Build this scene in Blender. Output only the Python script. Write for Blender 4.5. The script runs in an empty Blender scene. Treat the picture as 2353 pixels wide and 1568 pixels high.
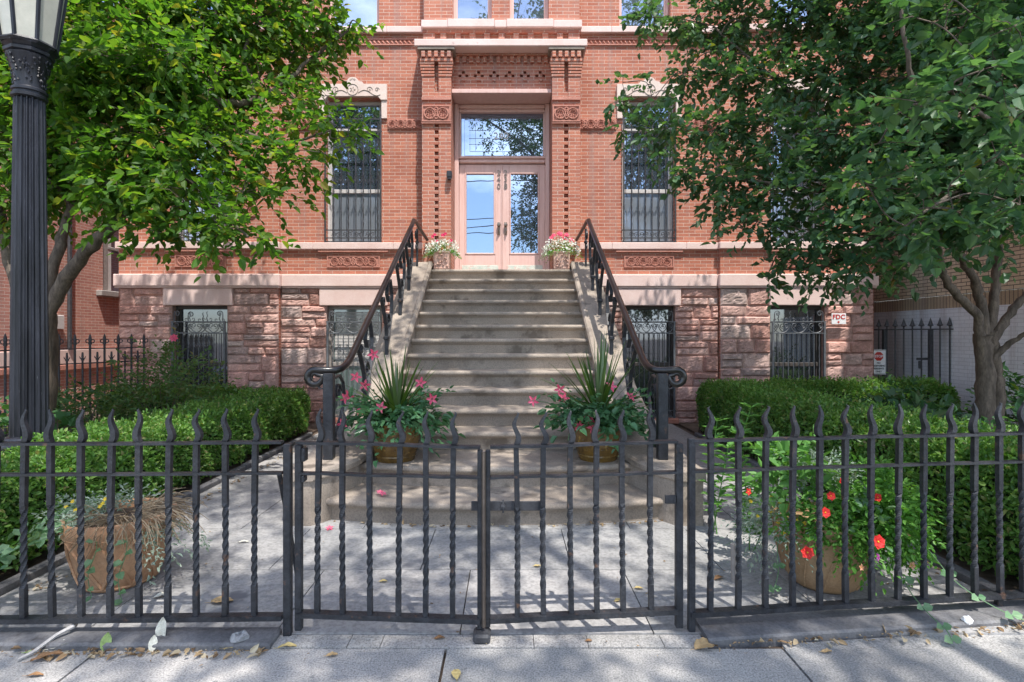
import bpy, bmesh, math, random
import numpy as np
from mathutils import Vector, Matrix

R = math.radians
SC = bpy.context.scene
COL = SC.collection
FOC, EYE, U0, V0 = 1250.0, 1.6, 1169.0, 770.5      # focal length and optical axis on a 2353 px wide frame


def px(u, y):
    return (u - U0) / FOC * y


def pz(v, y):
    return EYE + (V0 - v) / FOC * y


# ------------------------------------------------------------------ objects
def tag(o, label=None, cat=None, group=None, kind=None):
    if label: o['label'] = label
    if cat: o['category'] = cat
    if group: o['group'] = group
    if kind: o['kind'] = kind
    return o


def thing(name, loc, label, cat, group=None):
    o = bpy.data.objects.new(name, None)
    o.empty_display_size = .1
    COL.objects.link(o)
    o.location = loc
    return tag(o, label, cat, group)


def wmat(o):
    m = Matrix.Translation(o.location) @ o.rotation_euler.to_matrix().to_4x4()
    return m if o.parent is None else wmat(o.parent) @ o.matrix_parent_inverse @ m


def link(name, me, parent=None, loc=None, rotz=0.0):
    """loc None: the mesh is in world coordinates; else local to the parent"""
    o = bpy.data.objects.new(name, me)
    COL.objects.link(o)
    if parent is not None:
        o.parent = parent
        if loc is None:
            o.matrix_parent_inverse = wmat(parent).inverted()
    if loc is not None:
        o.location = loc
        o.rotation_euler = (0, 0, rotz)
    return o


class MB:
    """collects simple shapes into one mesh"""
    def __init__(s):
        s.v, s.f = [], []

    def add(s, vs, fs):
        n = len(s.v)
        s.v.extend([tuple(p) for p in vs])
        s.f.extend([tuple(i + n for i in f) for f in fs])
        return s

    def box(s, x0, x1, y0, y1, z0, z1):
        v = [(x0, y0, z0), (x1, y0, z0), (x1, y1, z0), (x0, y1, z0), (x0, y0, z1), (x1, y0, z1), (x1, y1, z1), (x0, y1, z1)]
        return s.add(v, [(0, 3, 2, 1), (4, 5, 6, 7), (0, 1, 5, 4), (1, 2, 6, 5), (2, 3, 7, 6), (3, 0, 4, 7)])

    def bbox(s, x0, x1, y0, y1, z0, z1, b=.01):
        """box with chamfered edges"""
        b = min(b, (x1 - x0) * .45, (y1 - y0) * .45, (z1 - z0) * .45)
        vs, idx = [], {}
        X, Y, Z = (x0, x1), (y0, y1), (z0, z1)
        for i in (0, 1):
            for j in (0, 1):
                for k in (0, 1):
                    sx, sy, sz = (1, -1)[i], (1, -1)[j], (1, -1)[k]
                    for a in range(3):
                        p = [X[i] + (b * sx if a != 0 else 0), Y[j] + (b * sy if a != 1 else 0), Z[k] + (b * sz if a != 2 else 0)]
                        idx[(i, j, k, a)] = len(vs); vs.append(p)
        I = idx; fs = []
        for i in (0, 1):
            q = [I[(i, 0, 0, 0)], I[(i, 1, 0, 0)], I[(i, 1, 1, 0)], I[(i, 0, 1, 0)]]
            fs.append(q if i else q[::-1])
            q = [I[(0, i, 0, 1)], I[(1, i, 0, 1)], I[(1, i, 1, 1)], I[(0, i, 1, 1)]]
            fs.append(q[::-1] if i else q)
            q = [I[(0, 0, i, 2)], I[(1, 0, i, 2)], I[(1, 1, i, 2)], I[(0, 1, i, 2)]]
            fs.append(q if i else q[::-1])
        for j in (0, 1):
            for k in (0, 1):
                fs.append([I[(0, j, k, 1)], I[(1, j, k, 1)], I[(1, j, k, 2)], I[(0, j, k, 2)]])
                fs.append([I[(j, 0, k, 0)], I[(j, 1, k, 0)], I[(j, 1, k, 2)], I[(j, 0, k, 2)]])
                fs.append([I[(j, k, 0, 0)], I[(j, k, 1, 0)], I[(j, k, 1, 1)], I[(j, k, 0, 1)]])
        for i in (0, 1):
            for j in (0, 1):
                for k in (0, 1):
                    fs.append([I[(i, j, k, 0)], I[(i, j, k, 1)], I[(i, j, k, 2)]])
        return s.add(vs, fs)

    def quad(s, a, b, c, d):
        return s.add([a, b, c, d], [(0, 1, 2, 3)])

    def tube(s, pts, r, sides=6, cap=True):
        pts = [Vector(p) for p in pts]
        n = len(pts)
        rs = r if isinstance(r, (list, tuple)) else [r] * n
        up = None
        rings = []
        for i, p in enumerate(pts):
            t = (pts[min(i + 1, n - 1)] - pts[max(i - 1, 0)])
            if t.length < 1e-9: t = Vector((0, 0, 1))
            t.normalize()
            if up is None:
                up = Vector((0, 0, 1)) if abs(t.z) < .9 else Vector((1, 0, 0))
            a = t.cross(up)
            if a.length < 1e-6: a = t.cross(Vector((0, 1, 0)))
            a.normalize(); b = a.cross(t).normalized(); up = b
            rings.append([p + (a * math.cos(2 * math.pi * k / sides) + b * math.sin(2 * math.pi * k / sides)) * rs[i] for k in range(sides)])
        vs = [q for ring in rings for q in ring]
        fs = []
        for i in range(n - 1):
            for k in range(sides):
                k2 = (k + 1) % sides
                fs.append((i * sides + k, i * sides + k2, (i + 1) * sides + k2, (i + 1) * sides + k))
        if cap:
            fs.append(tuple(range(sides))[::-1])
            fs.append(tuple((n - 1) * sides + k for k in range(sides)))
        return s.add(vs, fs)

    def strap(s, pts, w, th, wdir=(0, 1, 0)):
        """flat bar swept along pts; width along wdir, thickness in the other direction"""
        pts = [Vector(p) for p in pts]; n = len(pts); wd = Vector(wdir)
        vs = []
        for i, p in enumerate(pts):
            t = (pts[min(i + 1, n - 1)] - pts[max(i - 1, 0)]).normalized()
            nn = t.cross(wd).normalized()
            for a, b in ((-1, -1), (1, -1), (1, 1), (-1, 1)):
                vs.append(p + wd * (a * w / 2) + nn * (b * th / 2))
        fs = []
        for i in range(n - 1):
            for k in range(4):
                k2 = (k + 1) % 4
                fs.append((i * 4 + k, i * 4 + k2, i * 4 + 4 + k2, i * 4 + 4 + k))
        fs += [(3, 2, 1, 0), tuple((n - 1) * 4 + k for k in range(4))]
        return s.add(vs, fs)

    def lathe(s, prof, c=(0, 0, 0), seg=24, close=True):
        vs, fs = [], []
        for (r, z) in prof:
            for k in range(seg):
                a = 2 * math.pi * k / seg
                vs.append((c[0] + r * math.cos(a), c[1] + r * math.sin(a), c[2] + z))
        for i in range(len(prof) - 1):
            for k in range(seg):
                k2 = (k + 1) % seg
                fs.append((i * seg + k, i * seg + k2, (i + 1) * seg + k2, (i + 1) * seg + k))
        if close:
            fs.append(tuple(range(seg))[::-1]); fs.append(tuple((len(prof) - 1) * seg + k for k in range(seg)))
        return s.add(vs, fs)

    def prism_xz(s, poly, y0, y1):
        """extrude an (x,z) polygon from y0 to y1"""
        n = len(poly)
        vs = [(x, y0, z) for x, z in poly] + [(x, y1, z) for x, z in poly]
        fs = [tuple(range(n)), tuple(range(n, 2 * n))[::-1]]
        fs += [(i, i + n, (i + 1) % n + n, (i + 1) % n) for i in range(n)]
        return s.add(vs, fs)

    def loft(s, rings, cap=True, closed=True):
        m = len(rings[0]); vs = [p for r in rings for p in r]; fs = []
        for i in range(len(rings) - 1):
            for k in range(m if closed else m - 1):
                k2 = (k + 1) % m
                fs.append((i * m + k, i * m + k2, (i + 1) * m + k2, (i + 1) * m + k))
        if cap:
            fs.append(tuple(range(m))[::-1]); fs.append(tuple((len(rings) - 1) * m + k for k in range(m)))
        return s.add(vs, fs)

    def mesh(s, name, m, smooth=False, angle=None):
        me = bpy.data.meshes.new(name)
        me.from_pydata(s.v, [], s.f)
        me.validate()
        bm = bmesh.new(); bm.from_mesh(me)
        bmesh.ops.recalc_face_normals(bm, faces=bm.faces)
        if smooth:
            lim = R(angle or 40)
            for f in bm.faces: f.smooth = True
            for e in bm.edges:
                if len(e.link_faces) == 2 and e.calc_face_angle(0) > lim: e.smooth = False
        bm.to_mesh(me); bm.free()
        for q in (m if isinstance(m, (list, tuple)) else [m]):
            me.materials.append(q)
        return me

    def build(s, name, m, parent=None, smooth=False, loc=None, angle=None):
        return link(name, s.mesh(name, m, smooth, angle), parent, loc)


def arc(cx, cz, r, a0, a1, n=10):
    return [(cx + r * math.cos(R(a0 + (a1 - a0) * i / n)), cz + r * math.sin(R(a0 + (a1 - a0) * i / n))) for i in range(n + 1)]


def spiral(cx, cz, r0, r1, a0, a1, n=18):
    out = []
    for i in range(n + 1):
        t = i / n; r = r0 + (r1 - r0) * t; a = R(a0 + (a1 - a0) * t)
        out.append((cx + r * math.cos(a), cz + r * math.sin(a)))
    return out


# ------------------------------------------------------------------ leaves
class Leaves:
    """many separate folded leaves gathered into one mesh"""
    def __init__(s):
        s.a = []

    def add(s, P, D, N, L, wid=.6, fold=.12, droop=.1):
        P, D, N = (np.asarray(q, float).reshape(-1, 3) for q in (P, D, N))
        n = len(P)
        if n == 0: return s
        L = np.broadcast_to(np.asarray(L, float), (n,))[:, None]
        D = D / (np.linalg.norm(D, axis=1, keepdims=True) + 1e-9)
        S = np.cross(D, N); S /= (np.linalg.norm(S, axis=1, keepdims=True) + 1e-9)
        U = np.cross(S, D)
        W = L * np.broadcast_to(np.asarray(wid, float), (n,))[:, None] * .5
        base = P; vr = np.random.default_rng(n).uniform(-1, 1, (n, 3))
        droop = droop + vr[:, 0:1] * .22; fold = fold * (1 + vr[:, 1:2] * .9)
        tip = P + D * L - U * L * droop + S * W * vr[:, 2:3] * .35
        out = np.empty((n, 6, 3))
        out[:, 0] = base
        out[:, 1] = P + D * L * .28 + S * W * .92 + U * L * fold
        out[:, 2] = P + D * L * .66 + S * W * .80 + U * L * (fold * .8 - droop * .3)
        out[:, 3] = tip
        out[:, 4] = P + D * L * .66 - S * W * .80 + U * L * (fold * .8 - droop * .3)
        out[:, 5] = P + D * L * .28 - S * W * .92 + U * L * fold
        s.a.append(out)
        return s

    def count(s):
        return sum(len(q) for q in s.a)

    def mesh(s, name, m, smooth=True):
        A = np.concatenate(s.a); n = len(A)
        me = bpy.data.meshes.new(name)
        me.vertices.add(n * 6)
        me.vertices.foreach_set('co', A.reshape(-1).astype(np.float32))
        base = (np.arange(n) * 6)[:, None]
        li = np.concatenate([base + np.array([[0, 1, 2, 3]]), base + np.array([[0, 3, 4, 5]])], axis=1).reshape(-1)
        me.loops.add(n * 8)
        me.loops.foreach_set('vertex_index', li.astype(np.int32))
        me.polygons.add(n * 2)
        me.polygons.foreach_set('loop_start', (np.arange(n * 2) * 4).astype(np.int32))
        me.polygons.foreach_set('use_smooth', np.zeros(n * 2, bool))
        me.update(calc_edges=True)
        me.materials.append(m)
        return me

    def build(s, name, m, parent=None):
        return link(name, s.mesh(name, m), parent)


def rnd_dir(rng, n):
    v = rng.normal(size=(n, 3))
    return v / np.linalg.norm(v, axis=1, keepdims=True)


def twigs(LV, rng, S, D, length, n, leaf, wid=.6, droop=.25, up=.7, spread=.8, fold=.12, jit=.3):
    """leaf sprays: S starts, D directions of the twigs"""
    S = np.asarray(S, float); M = len(S)
    D = D / np.linalg.norm(D, axis=1, keepdims=True)
    length = np.broadcast_to(length, (M,))
    t = (np.arange(n) + .6) / n
    pos = S[:, None] + D[:, None] * (t[None, :, None] * length[:, None, None])
    pos[:, :, 2] -= droop * (t[None] ** 2) * length[:, None]
    side = np.cross(D, np.array([0, 0, 1.0]) + rng.normal(size=(M, 3)) * .2)
    side /= np.linalg.norm(side, axis=1, keepdims=True) + 1e-9
    sg = np.where(np.arange(n) % 2 == 0, 1.0, -1.0)
    sg[-1] *= .1
    ld = D[:, None] * .7 + side[:, None] * (sg[None, :, None] * spread) + rng.normal(size=(M, n, 3)) * jit
    ld[:, :, 2] -= droop * .6
    nn = np.array([0, 0, 1.0]) * up + rng.normal(size=(M, n, 3)) * (.45)
    ll = leaf * (.48 + .68 * rng.random((M, n)))
    LV.add(pos.reshape(-1, 3), ld.reshape(-1, 3), nn.reshape(-1, 3), ll.reshape(-1), wid, fold, .12)


# ------------------------------------------------------------------ materials
def newmat(name):
    m = bpy.data.materials.new(name); m.use_nodes = True
    nt = m.node_tree; nt.nodes.clear()
    out = nt.nodes.new('ShaderNodeOutputMaterial')
    b = nt.nodes.new('ShaderNodeBsdfPrincipled')
    nt.links.new(b.outputs[0], out.inputs[0])
    return m, nt, b, out


def nd(nt, typ, **kw):
    n = nt.nodes.new(typ)
    for k, v in kw.items():
        if k in n.inputs.keys() if isinstance(k, str) else False: n.inputs[k].default_value = v
        else: setattr(n, k, v)
    return n


def mixc(nt, fac, a, b, blend='MIX'):
    n = nt.nodes.new('ShaderNodeMix'); n.data_type = 'RGBA'; n.blend_type = blend
    for sock, val in ((0, fac), (6, a), (7, b)):
        if isinstance(val, (int, float)): n.inputs[sock].default_value = val
        elif isinstance(val, tuple): n.inputs[sock].default_value = (*val, 1) if len(val) == 3 else val
        else: nt.links.new(val, n.inputs[sock])
    return n.outputs[2]


def ramp(nt, fac, stops):
    n = nt.nodes.new('ShaderNodeValToRGB')
    e = n.color_ramp.elements
    while len(e) < len(stops): e.new(.5)
    for q, (p, c) in zip(e, stops):
        q.position = p; q.color = (*c, 1) if len(c) == 3 else c
    nt.links.new(fac, n.inputs[0])
    return n.outputs[0]


def coords(nt, scale=(1, 1, 1)):
    g = nt.nodes.new('ShaderNodeNewGeometry')
    m = nt.nodes.new('ShaderNodeMapping'); m.inputs['Scale'].default_value = scale
    nt.links.new(g.outputs['Position'], m.inputs[0])
    return m.outputs[0]


def noise(nt, co, scale, detail=5, rough=.55, dist=0):
    n = nt.nodes.new('ShaderNodeTexNoise')
    n.inputs['Scale'].default_value = scale; n.inputs['Detail'].default_value = detail
    n.inputs['Roughness'].default_value = rough; n.inputs['Distortion'].default_value = dist
    nt.links.new(co, n.inputs['Vector'])
    return n.outputs[0]


def bump(nt, b, h, strength=.3, dist=.01):
    n = nt.nodes.new('ShaderNodeBump'); n.inputs['Strength'].default_value = strength; n.inputs['Distance'].default_value = dist
    nt.links.new(h, n.inputs['Height']); nt.links.new(n.outputs[0], b.inputs['Normal'])


def stone_mat(name, c1, c2, scale=3, rough=.75, bs=.25, bscale=60, fine=.25, island=0, metallic=0, stain=None, spec=.4, stretch=(1, 1, 1)):
    m, nt, b, out = newmat(name)
    co = coords(nt, stretch)
    f = noise(nt, co, scale, 7, .6)
    c = ramp(nt, f, [(.32, c1), (.68, c2)])
    if fine:
        f2 = noise(nt, co, bscale, 3, .7)
        c = mixc(nt, fine, c, ramp(nt, f2, [(.35, (.25, .25, .25)), (.6, (.85, .85, .85))]), 'OVERLAY')
    if island:
        g = nt.nodes.new('ShaderNodeNewGeometry')
        c = mixc(nt, island, c, ramp(nt, g.outputs['Random Per Island'], [(0, (.22, .22, .24)), (.5, (.5, .5, .5)), (1, (.8, .74, .74))]), 'OVERLAY')
    if stain:
        f3 = noise(nt, co, stain[1], 4, .6)
        c = mixc(nt, ramp(nt, f3, [(stain[2], (0, 0, 0)), (stain[2] + .1, (1, 1, 1))]), c, stain[0])
    nt.links.new(c, b.inputs['Base Color'])
    b.inputs['Roughness'].default_value = rough; b.inputs['Metallic'].default_value = metallic
    b.inputs['Specular IOR Level'].default_value = spec
    if bs: bump(nt, b, noise(nt, co, bscale, 5, .65), bs, .01)
    return m


def brick_mat(name, c1, c2, mortar, w=.205, h=.0615, ms=.0045, axis='XZ', stain=(.55, .42, .40), stain_amt=.35, rough=.85):
    m, nt, b, out = newmat(name)
    g = nt.nodes.new('ShaderNodeNewGeometry')
    sp = nt.nodes.new('ShaderNodeSeparateXYZ'); nt.links.new(g.outputs['Position'], sp.inputs[0])
    ad = nt.nodes.new('ShaderNodeMath'); ad.operation = 'ADD'
    nt.links.new(sp.outputs['X'], ad.inputs[0]); nt.links.new(sp.outputs['Y'], ad.inputs[1])
    cb = nt.nodes.new('ShaderNodeCombineXYZ')
    nt.links.new(ad.outputs[0], cb.inputs[0]); nt.links.new(sp.outputs['Z'], cb.inputs[1])
    t = nt.nodes.new('ShaderNodeTexBrick')
    nt.links.new(cb.outputs[0], t.inputs['Vector'])
    t.inputs['Scale'].default_value = 1; t.inputs['Brick Width'].default_value = w; t.inputs['Row Height'].default_value = h
    t.inputs['Mortar Size'].default_value = ms; t.inputs['Mortar Smooth'].default_value = .15; t.inputs['Bias'].default_value = 0
    t.inputs['Color1'].default_value = (*c1, 1); t.inputs['Color2'].default_value = (*c2, 1); t.inputs['Mortar'].default_value = (*mortar, 1)
    f = noise(nt, g.outputs['Position'], .9, 6, .65)
    c = mixc(nt, ramp(nt, f, [(.45, (0, 0, 0)), (.75, (stain_amt,) * 3)]), t.outputs['Color'], stain, 'MULTIPLY')
    st_ = noise(nt, coords(nt, (5.5, 5.5, .32)), 1.0, 5, .7)
    c = mixc(nt, ramp(nt, st_, [(.48, (0, 0, 0)), (.76, (.60,) * 3)]), c, (.30, .22, .20))
    c = mixc(nt, ramp(nt, st_, [(.22, (.22,) * 3), (.40, (0, 0, 0))]), c, (.66, .52, .46))
    f2 = noise(nt, g.outputs['Position'], 55, 4, .7)
    c = mixc(nt, .35, c, ramp(nt, f2, [(.3, (.3, .3, .3)), (.7, (.75, .75, .75))]), 'OVERLAY')
    nt.links.new(c, b.inputs['Base Color']); b.inputs['Roughness'].default_value = rough
    b.inputs['Specular IOR Level'].default_value = .25
    inv = nt.nodes.new('ShaderNodeMath'); inv.operation = 'SUBTRACT'; inv.inputs[0].default_value = 1
    nt.links.new(t.outputs['Fac'], inv.inputs[1])
    bump(nt, b, inv.outputs[0], .6, .006)
    return m


def leaf_mat(name, stops, trans=.35, rough=.5, tcol=(1.5, 1.5, .55), spec=.32):
    m, nt, b, out = newmat(name)
    g = nt.nodes.new('ShaderNodeNewGeometry')
    c = ramp(nt, g.outputs['Random Per Island'], stops)
    co = coords(nt)
    c = mixc(nt, .45, c, ramp(nt, noise(nt, co, 1.3, 3), [(.3, (.32, .32, .32)), (.7, (.72, .72, .72))]), 'OVERLAY')
    nt.links.new(c, b.inputs['Base Color']); b.inputs['Roughness'].default_value = rough
    b.inputs['Specular IOR Level'].default_value = spec
    t = nt.nodes.new('ShaderNodeBsdfTranslucent')
    tc = mixc(nt, 1.0, c, tcol, 'MULTIPLY')
    nt.links.new(tc, t.inputs[0])
    mx = nt.nodes.new('ShaderNodeMixShader'); mx.inputs[0].default_value = trans
    nt.links.new(b.outputs[0], mx.inputs[1]); nt.links.new(t.outputs[0], mx.inputs[2])
    nt.links.new(mx.outputs[0], out.inputs[0])
    return m


def plain(name, c, rough=.5, metallic=0, var=.15, vs=20, spec=.5):
    c2 = tuple(min(1, q * (1 + var)) for q in c); c1 = tuple(q * (1 - var) for q in c)
    return stone_mat(name, c1, c2, vs, rough, .06, vs * 4, 0, 0, metallic, None, spec)


def glass_mat(name, dark, refl=.4, rough=.015, tint=(.68, .80, 1.0)):
    m, nt, b, out = newmat(name)
    b.inputs['Base Color'].default_value = (*dark, 1); b.inputs['Roughness'].default_value = .35
    g = nt.nodes.new('ShaderNodeBsdfGlossy'); g.inputs['Color'].default_value = (*tint, 1); g.inputs['Roughness'].default_value = rough
    co = coords(nt)
    bp = nt.nodes.new('ShaderNodeBump'); bp.inputs['Strength'].default_value = .06; bp.inputs['Distance'].default_value = .03
    nt.links.new(noise(nt, co, 1.6, 1), bp.inputs['Height']); nt.links.new(bp.outputs[0], g.inputs['Normal'])
    mx = nt.nodes.new('ShaderNodeMixShader'); mx.inputs[0].default_value = refl
    nt.links.new(b.outputs[0], mx.inputs[1]); nt.links.new(g.outputs[0], mx.inputs[2]); nt.links.new(mx.outputs[0], out.inputs[0])
    return m


def text_mesh(txt, size, extrude, m, name, align='CENTER', space=1.0, bold=0.0):
    cu = bpy.data.curves.new('t', 'FONT'); cu.body = txt; cu.size = size; cu.extrude = extrude
    cu.align_x = align; cu.align_y = 'CENTER'; cu.space_character = space; cu.offset = bold
    o = bpy.data.objects.new('t', cu); COL.objects.link(o)
    dg = bpy.context.evaluated_depsgraph_get()
    me = bpy.data.meshes.new_from_object(o.evaluated_get(dg))
    bpy.data.objects.remove(o); bpy.data.curves.remove(cu)
    me.name = name; me.materials.clear(); me.materials.append(m)
    me.transform(Matrix.Rotation(R(90), 4, 'X'))       # stands in the XZ plane, reads from -Y
    return me


M = {}
M['brick'] = brick_mat('red_brick', (.50, .195, .125), (.385, .135, .088), (.58, .44, .36), ms=.0045, stain_amt=.45)
M['brick2'] = brick_mat('side_red_brick', (.56, .27, .21), (.46, .20, .16), (.66, .56, .48), stain_amt=.25)
M['tan_brick'] = brick_mat('tan_brick', (.74, .60, .43), (.62, .49, .34), (.10, .08, .07), ms=.006)
M['white_brick'] = brick_mat('white_painted_brick', (.80, .82, .86), (.74, .76, .80), (.62, .64, .68), ms=.006)
M['terra'] = stone_mat('terracotta', (.40, .17, .125), (.49, .235, .18), 4, .8, .2, 40)
M['pinkstone'] = stone_mat('painted_pink_stone', (.66, .47, .42), (.74, .57, .52), 2.5, .7, .12, 50, .1, stain=((.50, .36, .32), 6, .66))
M['lintelstone'] = stone_mat('cream_lintel_stone', (.66, .52, .45), (.72, .60, .53), 3, .75, .1, 50, .1)
def rough_stone():
    m, nt, b, out = newmat('rock_faced_brownstone')
    g = nt.nodes.new('ShaderNodeNewGeometry'); co = coords(nt)
    c = ramp(nt, g.outputs['Random Per Island'], [(0, (.36, .20, .165)), (.2, (.54, .31, .26)), (.4, (.42, .275, .24)), (.6, (.60, .36, .305)), (.78, (.37, .275, .25)), (.9, (.52, .395, .355)), (1, (.47, .25, .20))])
    c = mixc(nt, .55, c, ramp(nt, noise(nt, co, 7, 6, .65), [(.3, (.30, .29, .28)), (.7, (.72, .72, .72))]), 'OVERLAY')
    c = mixc(nt, .35, c, ramp(nt, noise(nt, co, 45, 4, .7), [(.35, (.2, .2, .2)), (.65, (.8, .8, .8))]), 'OVERLAY')
    nt.links.new(c, b.inputs['Base Color']); b.inputs['Roughness'].default_value = .92; b.inputs['Specular IOR Level'].default_value = .2
    bump(nt, b, noise(nt, co, 38, 6, .7), .5, .012)
    return m


M['rough_stone'] = rough_stone()
M['brownstone'] = stone_mat('brownstone_steps', (.205, .17, .138), (.32, .268, .218), 2.0, .8, .22, 70, .3, stain=((.155, .126, .10), 3.5, .57))
M['pinkwood'] = stone_mat('pink_painted_wood', (.62, .40, .35), (.70, .48, .43), 2, .55, .08, 30, .05, stretch=(8, 8, 1))
M['bare_wood'] = stone_mat('peeled_grey_green_paint', (.42, .48, .43), (.62, .63, .55), 9, .7, .2, 60, .2, stain=((.60, .42, .36), 12, .56))
M['whitewood'] = plain('white_painted_wood', (.56, .53, .51), .5, var=.08)
M['greywood'] = plain('weathered_grey_wood', (.30, .27, .25), .7, var=.2)
M['iron'] = stone_mat('worn_black_iron_paint', (.012, .013, .016), (.034, .036, .042), 14, .45, .45, 60, .35, stain=((.12, .065, .04), 15, .635), spec=.42)
M['iron2'] = stone_mat('dusty_black_iron', (.028, .028, .032), (.065, .066, .072), 18, .55, .25, 80, .2, spec=.4)
M['sunlit_iron'] = stone_mat('sunlit_window_iron', (.07, .075, .085), (.13, .14, .15), 18, .45, .2, 80, .2, spec=.5)  # base colour lightened to carry the sun's gloss on the basement grilles
M['rail'] = stone_mat('glossy_handrail_paint', (.007, .0065, .007), (.018, .014, .013), 6, .28, .1, 40, .1, spec=.6)
M['lamp_iron'] = stone_mat('lamp_post_paint', (.005, .0055, .008), (.024, .026, .036), 5, .40, .15, 60, .3, stain=((.24, .25, .28), 24, .70), stretch=(3, 3, .4))
M['glass'] = glass_mat('window_glass', (.06, .08, .11), .42)
M['door_glass'] = glass_mat('door_glass', (.02, .028, .04), .44, .008, (.60, .76, 1.0))
M['screen'] = glass_mat('screened_window', (.21, .235, .27), .2, .10)
M['dark_glass'] = glass_mat('basement_glass', (.012, .013, .015), .22, .03)
M['blind'] = glass_mat('blind_behind_glass', (.15, .19, .185), .18, .04)
M['bluestone'] = stone_mat('bluestone_paving', (.215, .212, .206), (.315, .308, .297), 1.3, .75, .12, 40, .35, island=.22, stain=((.135, .137, .145), 2.6, .58))
M['concrete'] = stone_mat('sidewalk_concrete', (.225, .218, .208), (.35, .338, .318), 1.3, .88, .6, 110, .7, island=.15, stain=((.14, .14, .142), 21, .64))
M['curb'] = stone_mat('dark_stained_curb', (.085, .085, .09), (.18, .175, .175), 4, .8, .3, 70, .3, stain=((.075, .07, .07), 7, .60))
M['asphalt'] = stone_mat('asphalt', (.04, .04, .042), (.06, .06, .062), 8, .9, .3, 90, .3)
M['soil'] = stone_mat('soil_and_mulch', (.06, .042, .03), (.13, .095, .07), 9, .95, .6, 60, .4)
M['bark'] = stone_mat('grey_brown_bark', (.06, .047, .036), (.15, .118, .09), 7, .9, .7, 26, .4, stretch=(2.2, 2.2, .6))
M['leafA'] = leaf_mat('broad_green_leaf', [(0, (.045, .12, .02)), (.5, (.08, .185, .027)), (.86, (.125, .225, .032)), (.97, (.19, .23, .035)), (1, (.25, .21, .04))], .58)
M['leafB'] = leaf_mat('deep_bluish_leaf', [(0, (.04, .10, .05)), (.55, (.075, .15, .075)), (.93, (.11, .19, .09)), (.99, (.10, .18, .035)), (1, (.17, .13, .03))], .42, .33, (1.4, 1.6, .6))
M['leafC'] = leaf_mat('street_tree_leaf', [(0, (.03, .08, .018)), (1, (.06, .125, .03))], .35)
M['hedge'] = leaf_mat('boxwood_leaf', [(0, (.065, .16, .03)), (.55, (.115, .245, .05)), (.92, (.20, .33, .085)), (1, (.26, .24, .11))], .38, .35)
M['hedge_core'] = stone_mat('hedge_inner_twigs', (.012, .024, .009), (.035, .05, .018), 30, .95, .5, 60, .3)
M['ivy'] = leaf_mat('ground_plant_leaf', [(0, (.03, .09, .03)), (1, (.06, .15, .05))], .3)
M['rose_leaf'] = leaf_mat('rose_leaf', [(0, (.07, .145, .045)), (.8, (.115, .20, .07)), (1, (.19, .17, .08))], .35)
M['weed'] = leaf_mat('mugwort_leaf', [(0, (.09, .23, .05)), (1, (.14, .30, .08))], .35)
M['silver'] = leaf_mat('silvery_leaf', [(0, (.20, .27, .21)), (1, (.34, .40, .33))], .2, .6)
M['bright'] = leaf_mat('bright_green_leaf', [(0, (.07, .21, .03)), (1, (.15, .33, .06))], .35)
M['vine'] = leaf_mat('pale_vine_leaf', [(0, (.10, .21, .10)), (1, (.20, .32, .18))], .3)
M['mand'] = leaf_mat('glossy_dark_leaf', [(0, (.045, .125, .055)), (1, (.09, .20, .09))], .2, .25)
M['spike'] = leaf_mat('spike_leaf', [(0, (.035, .085, .014)), (.8, (.07, .125, .02)), (1, (.20, .26, .17))], .15, .3)
M['straw'] = leaf_mat('dry_straw', [(0, (.20, .14, .08)), (1, (.42, .33, .22))], .15, .8)
M['pinkf'] = leaf_mat('pink_petal', [(0, (.75, .08, .17)), (1, (.85, .20, .30))], .3, .5, (1.1, .9, .9))
M['redf'] = leaf_mat('red_petal', [(0, (.72, .03, .025)), (1, (.82, .06, .05))], .25, .5, (1.1, .9, .9))
M['magf'] = leaf_mat('magenta_petal', [(0, (.50, .05, .38)), (1, (.55, .08, .45))], .25, .5, (1, 1, 1))
M['peachf'] = leaf_mat('peach_petal', [(0, (.80, .35, .18)), (1, (.85, .48, .30))], .25, .5, (1, 1, 1))
M['yellowf'] = leaf_mat('yellow_petal', [(0, (.80, .55, .03)), (1, (.85, .62, .06))], .25, .5, (1, 1, 1))
M['whitef'] = leaf_mat('white_petal', [(0, (.70, .74, .62)), (1, (.85, .86, .80))], .25, .5, (1, 1, 1))
M['crimson'] = leaf_mat('crimson_petal', [(0, (.45, .015, .07)), (1, (.68, .04, .15))], .25, .5, (1, 1, 1))
M['deadleaf'] = leaf_mat('dead_leaf', [(0, (.12, .075, .04)), (.35, (.27, .175, .095)), (.7, (.38, .28, .16)), (1, (.50, .44, .32))], .15, .7, (1.1, 1, .8))
M['clay'] = stone_mat('terracotta_pot', (.38, .20, .105), (.48, .285, .165), 5, .85, .2, 50, .2, stain=((.56, .44, .33), 5, .66))
M['fabric'] = stone_mat('brown_pot', (.30, .185, .095), (.38, .25, .14), 5, .9, .25, 70, .2)
M['glaze'] = stone_mat('amber_glaze', (.07, .038, .010), (.17, .095, .022), 9, .22, .08, 40, .2, spec=.6, stain=((.36, .22, .05), 14, .60))
M['white'] = plain('sign_white', (.78, .78, .78), .45, var=.03)
M['red'] = plain('sign_red', (.50, .03, .02), .45, var=.05)
M['black'] = plain('black_plastic', (.02, .022, .028), .4, var=.1)
M['navy'] = plain('sign_dark', (.03, .03, .04), .5, var=.05)
M['brass'] = plain('aged_bronze_metal', (.24, .20, .17), .35, .9, .2)
M['lamp_glass'] = stone_mat('frosted_lantern_panel', (.42, .42, .36), (.52, .51, .44), 8, .35, .05, 90, .05)
M['lead'] = plain('lead_line', (.24, .27, .31), .5)

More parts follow.
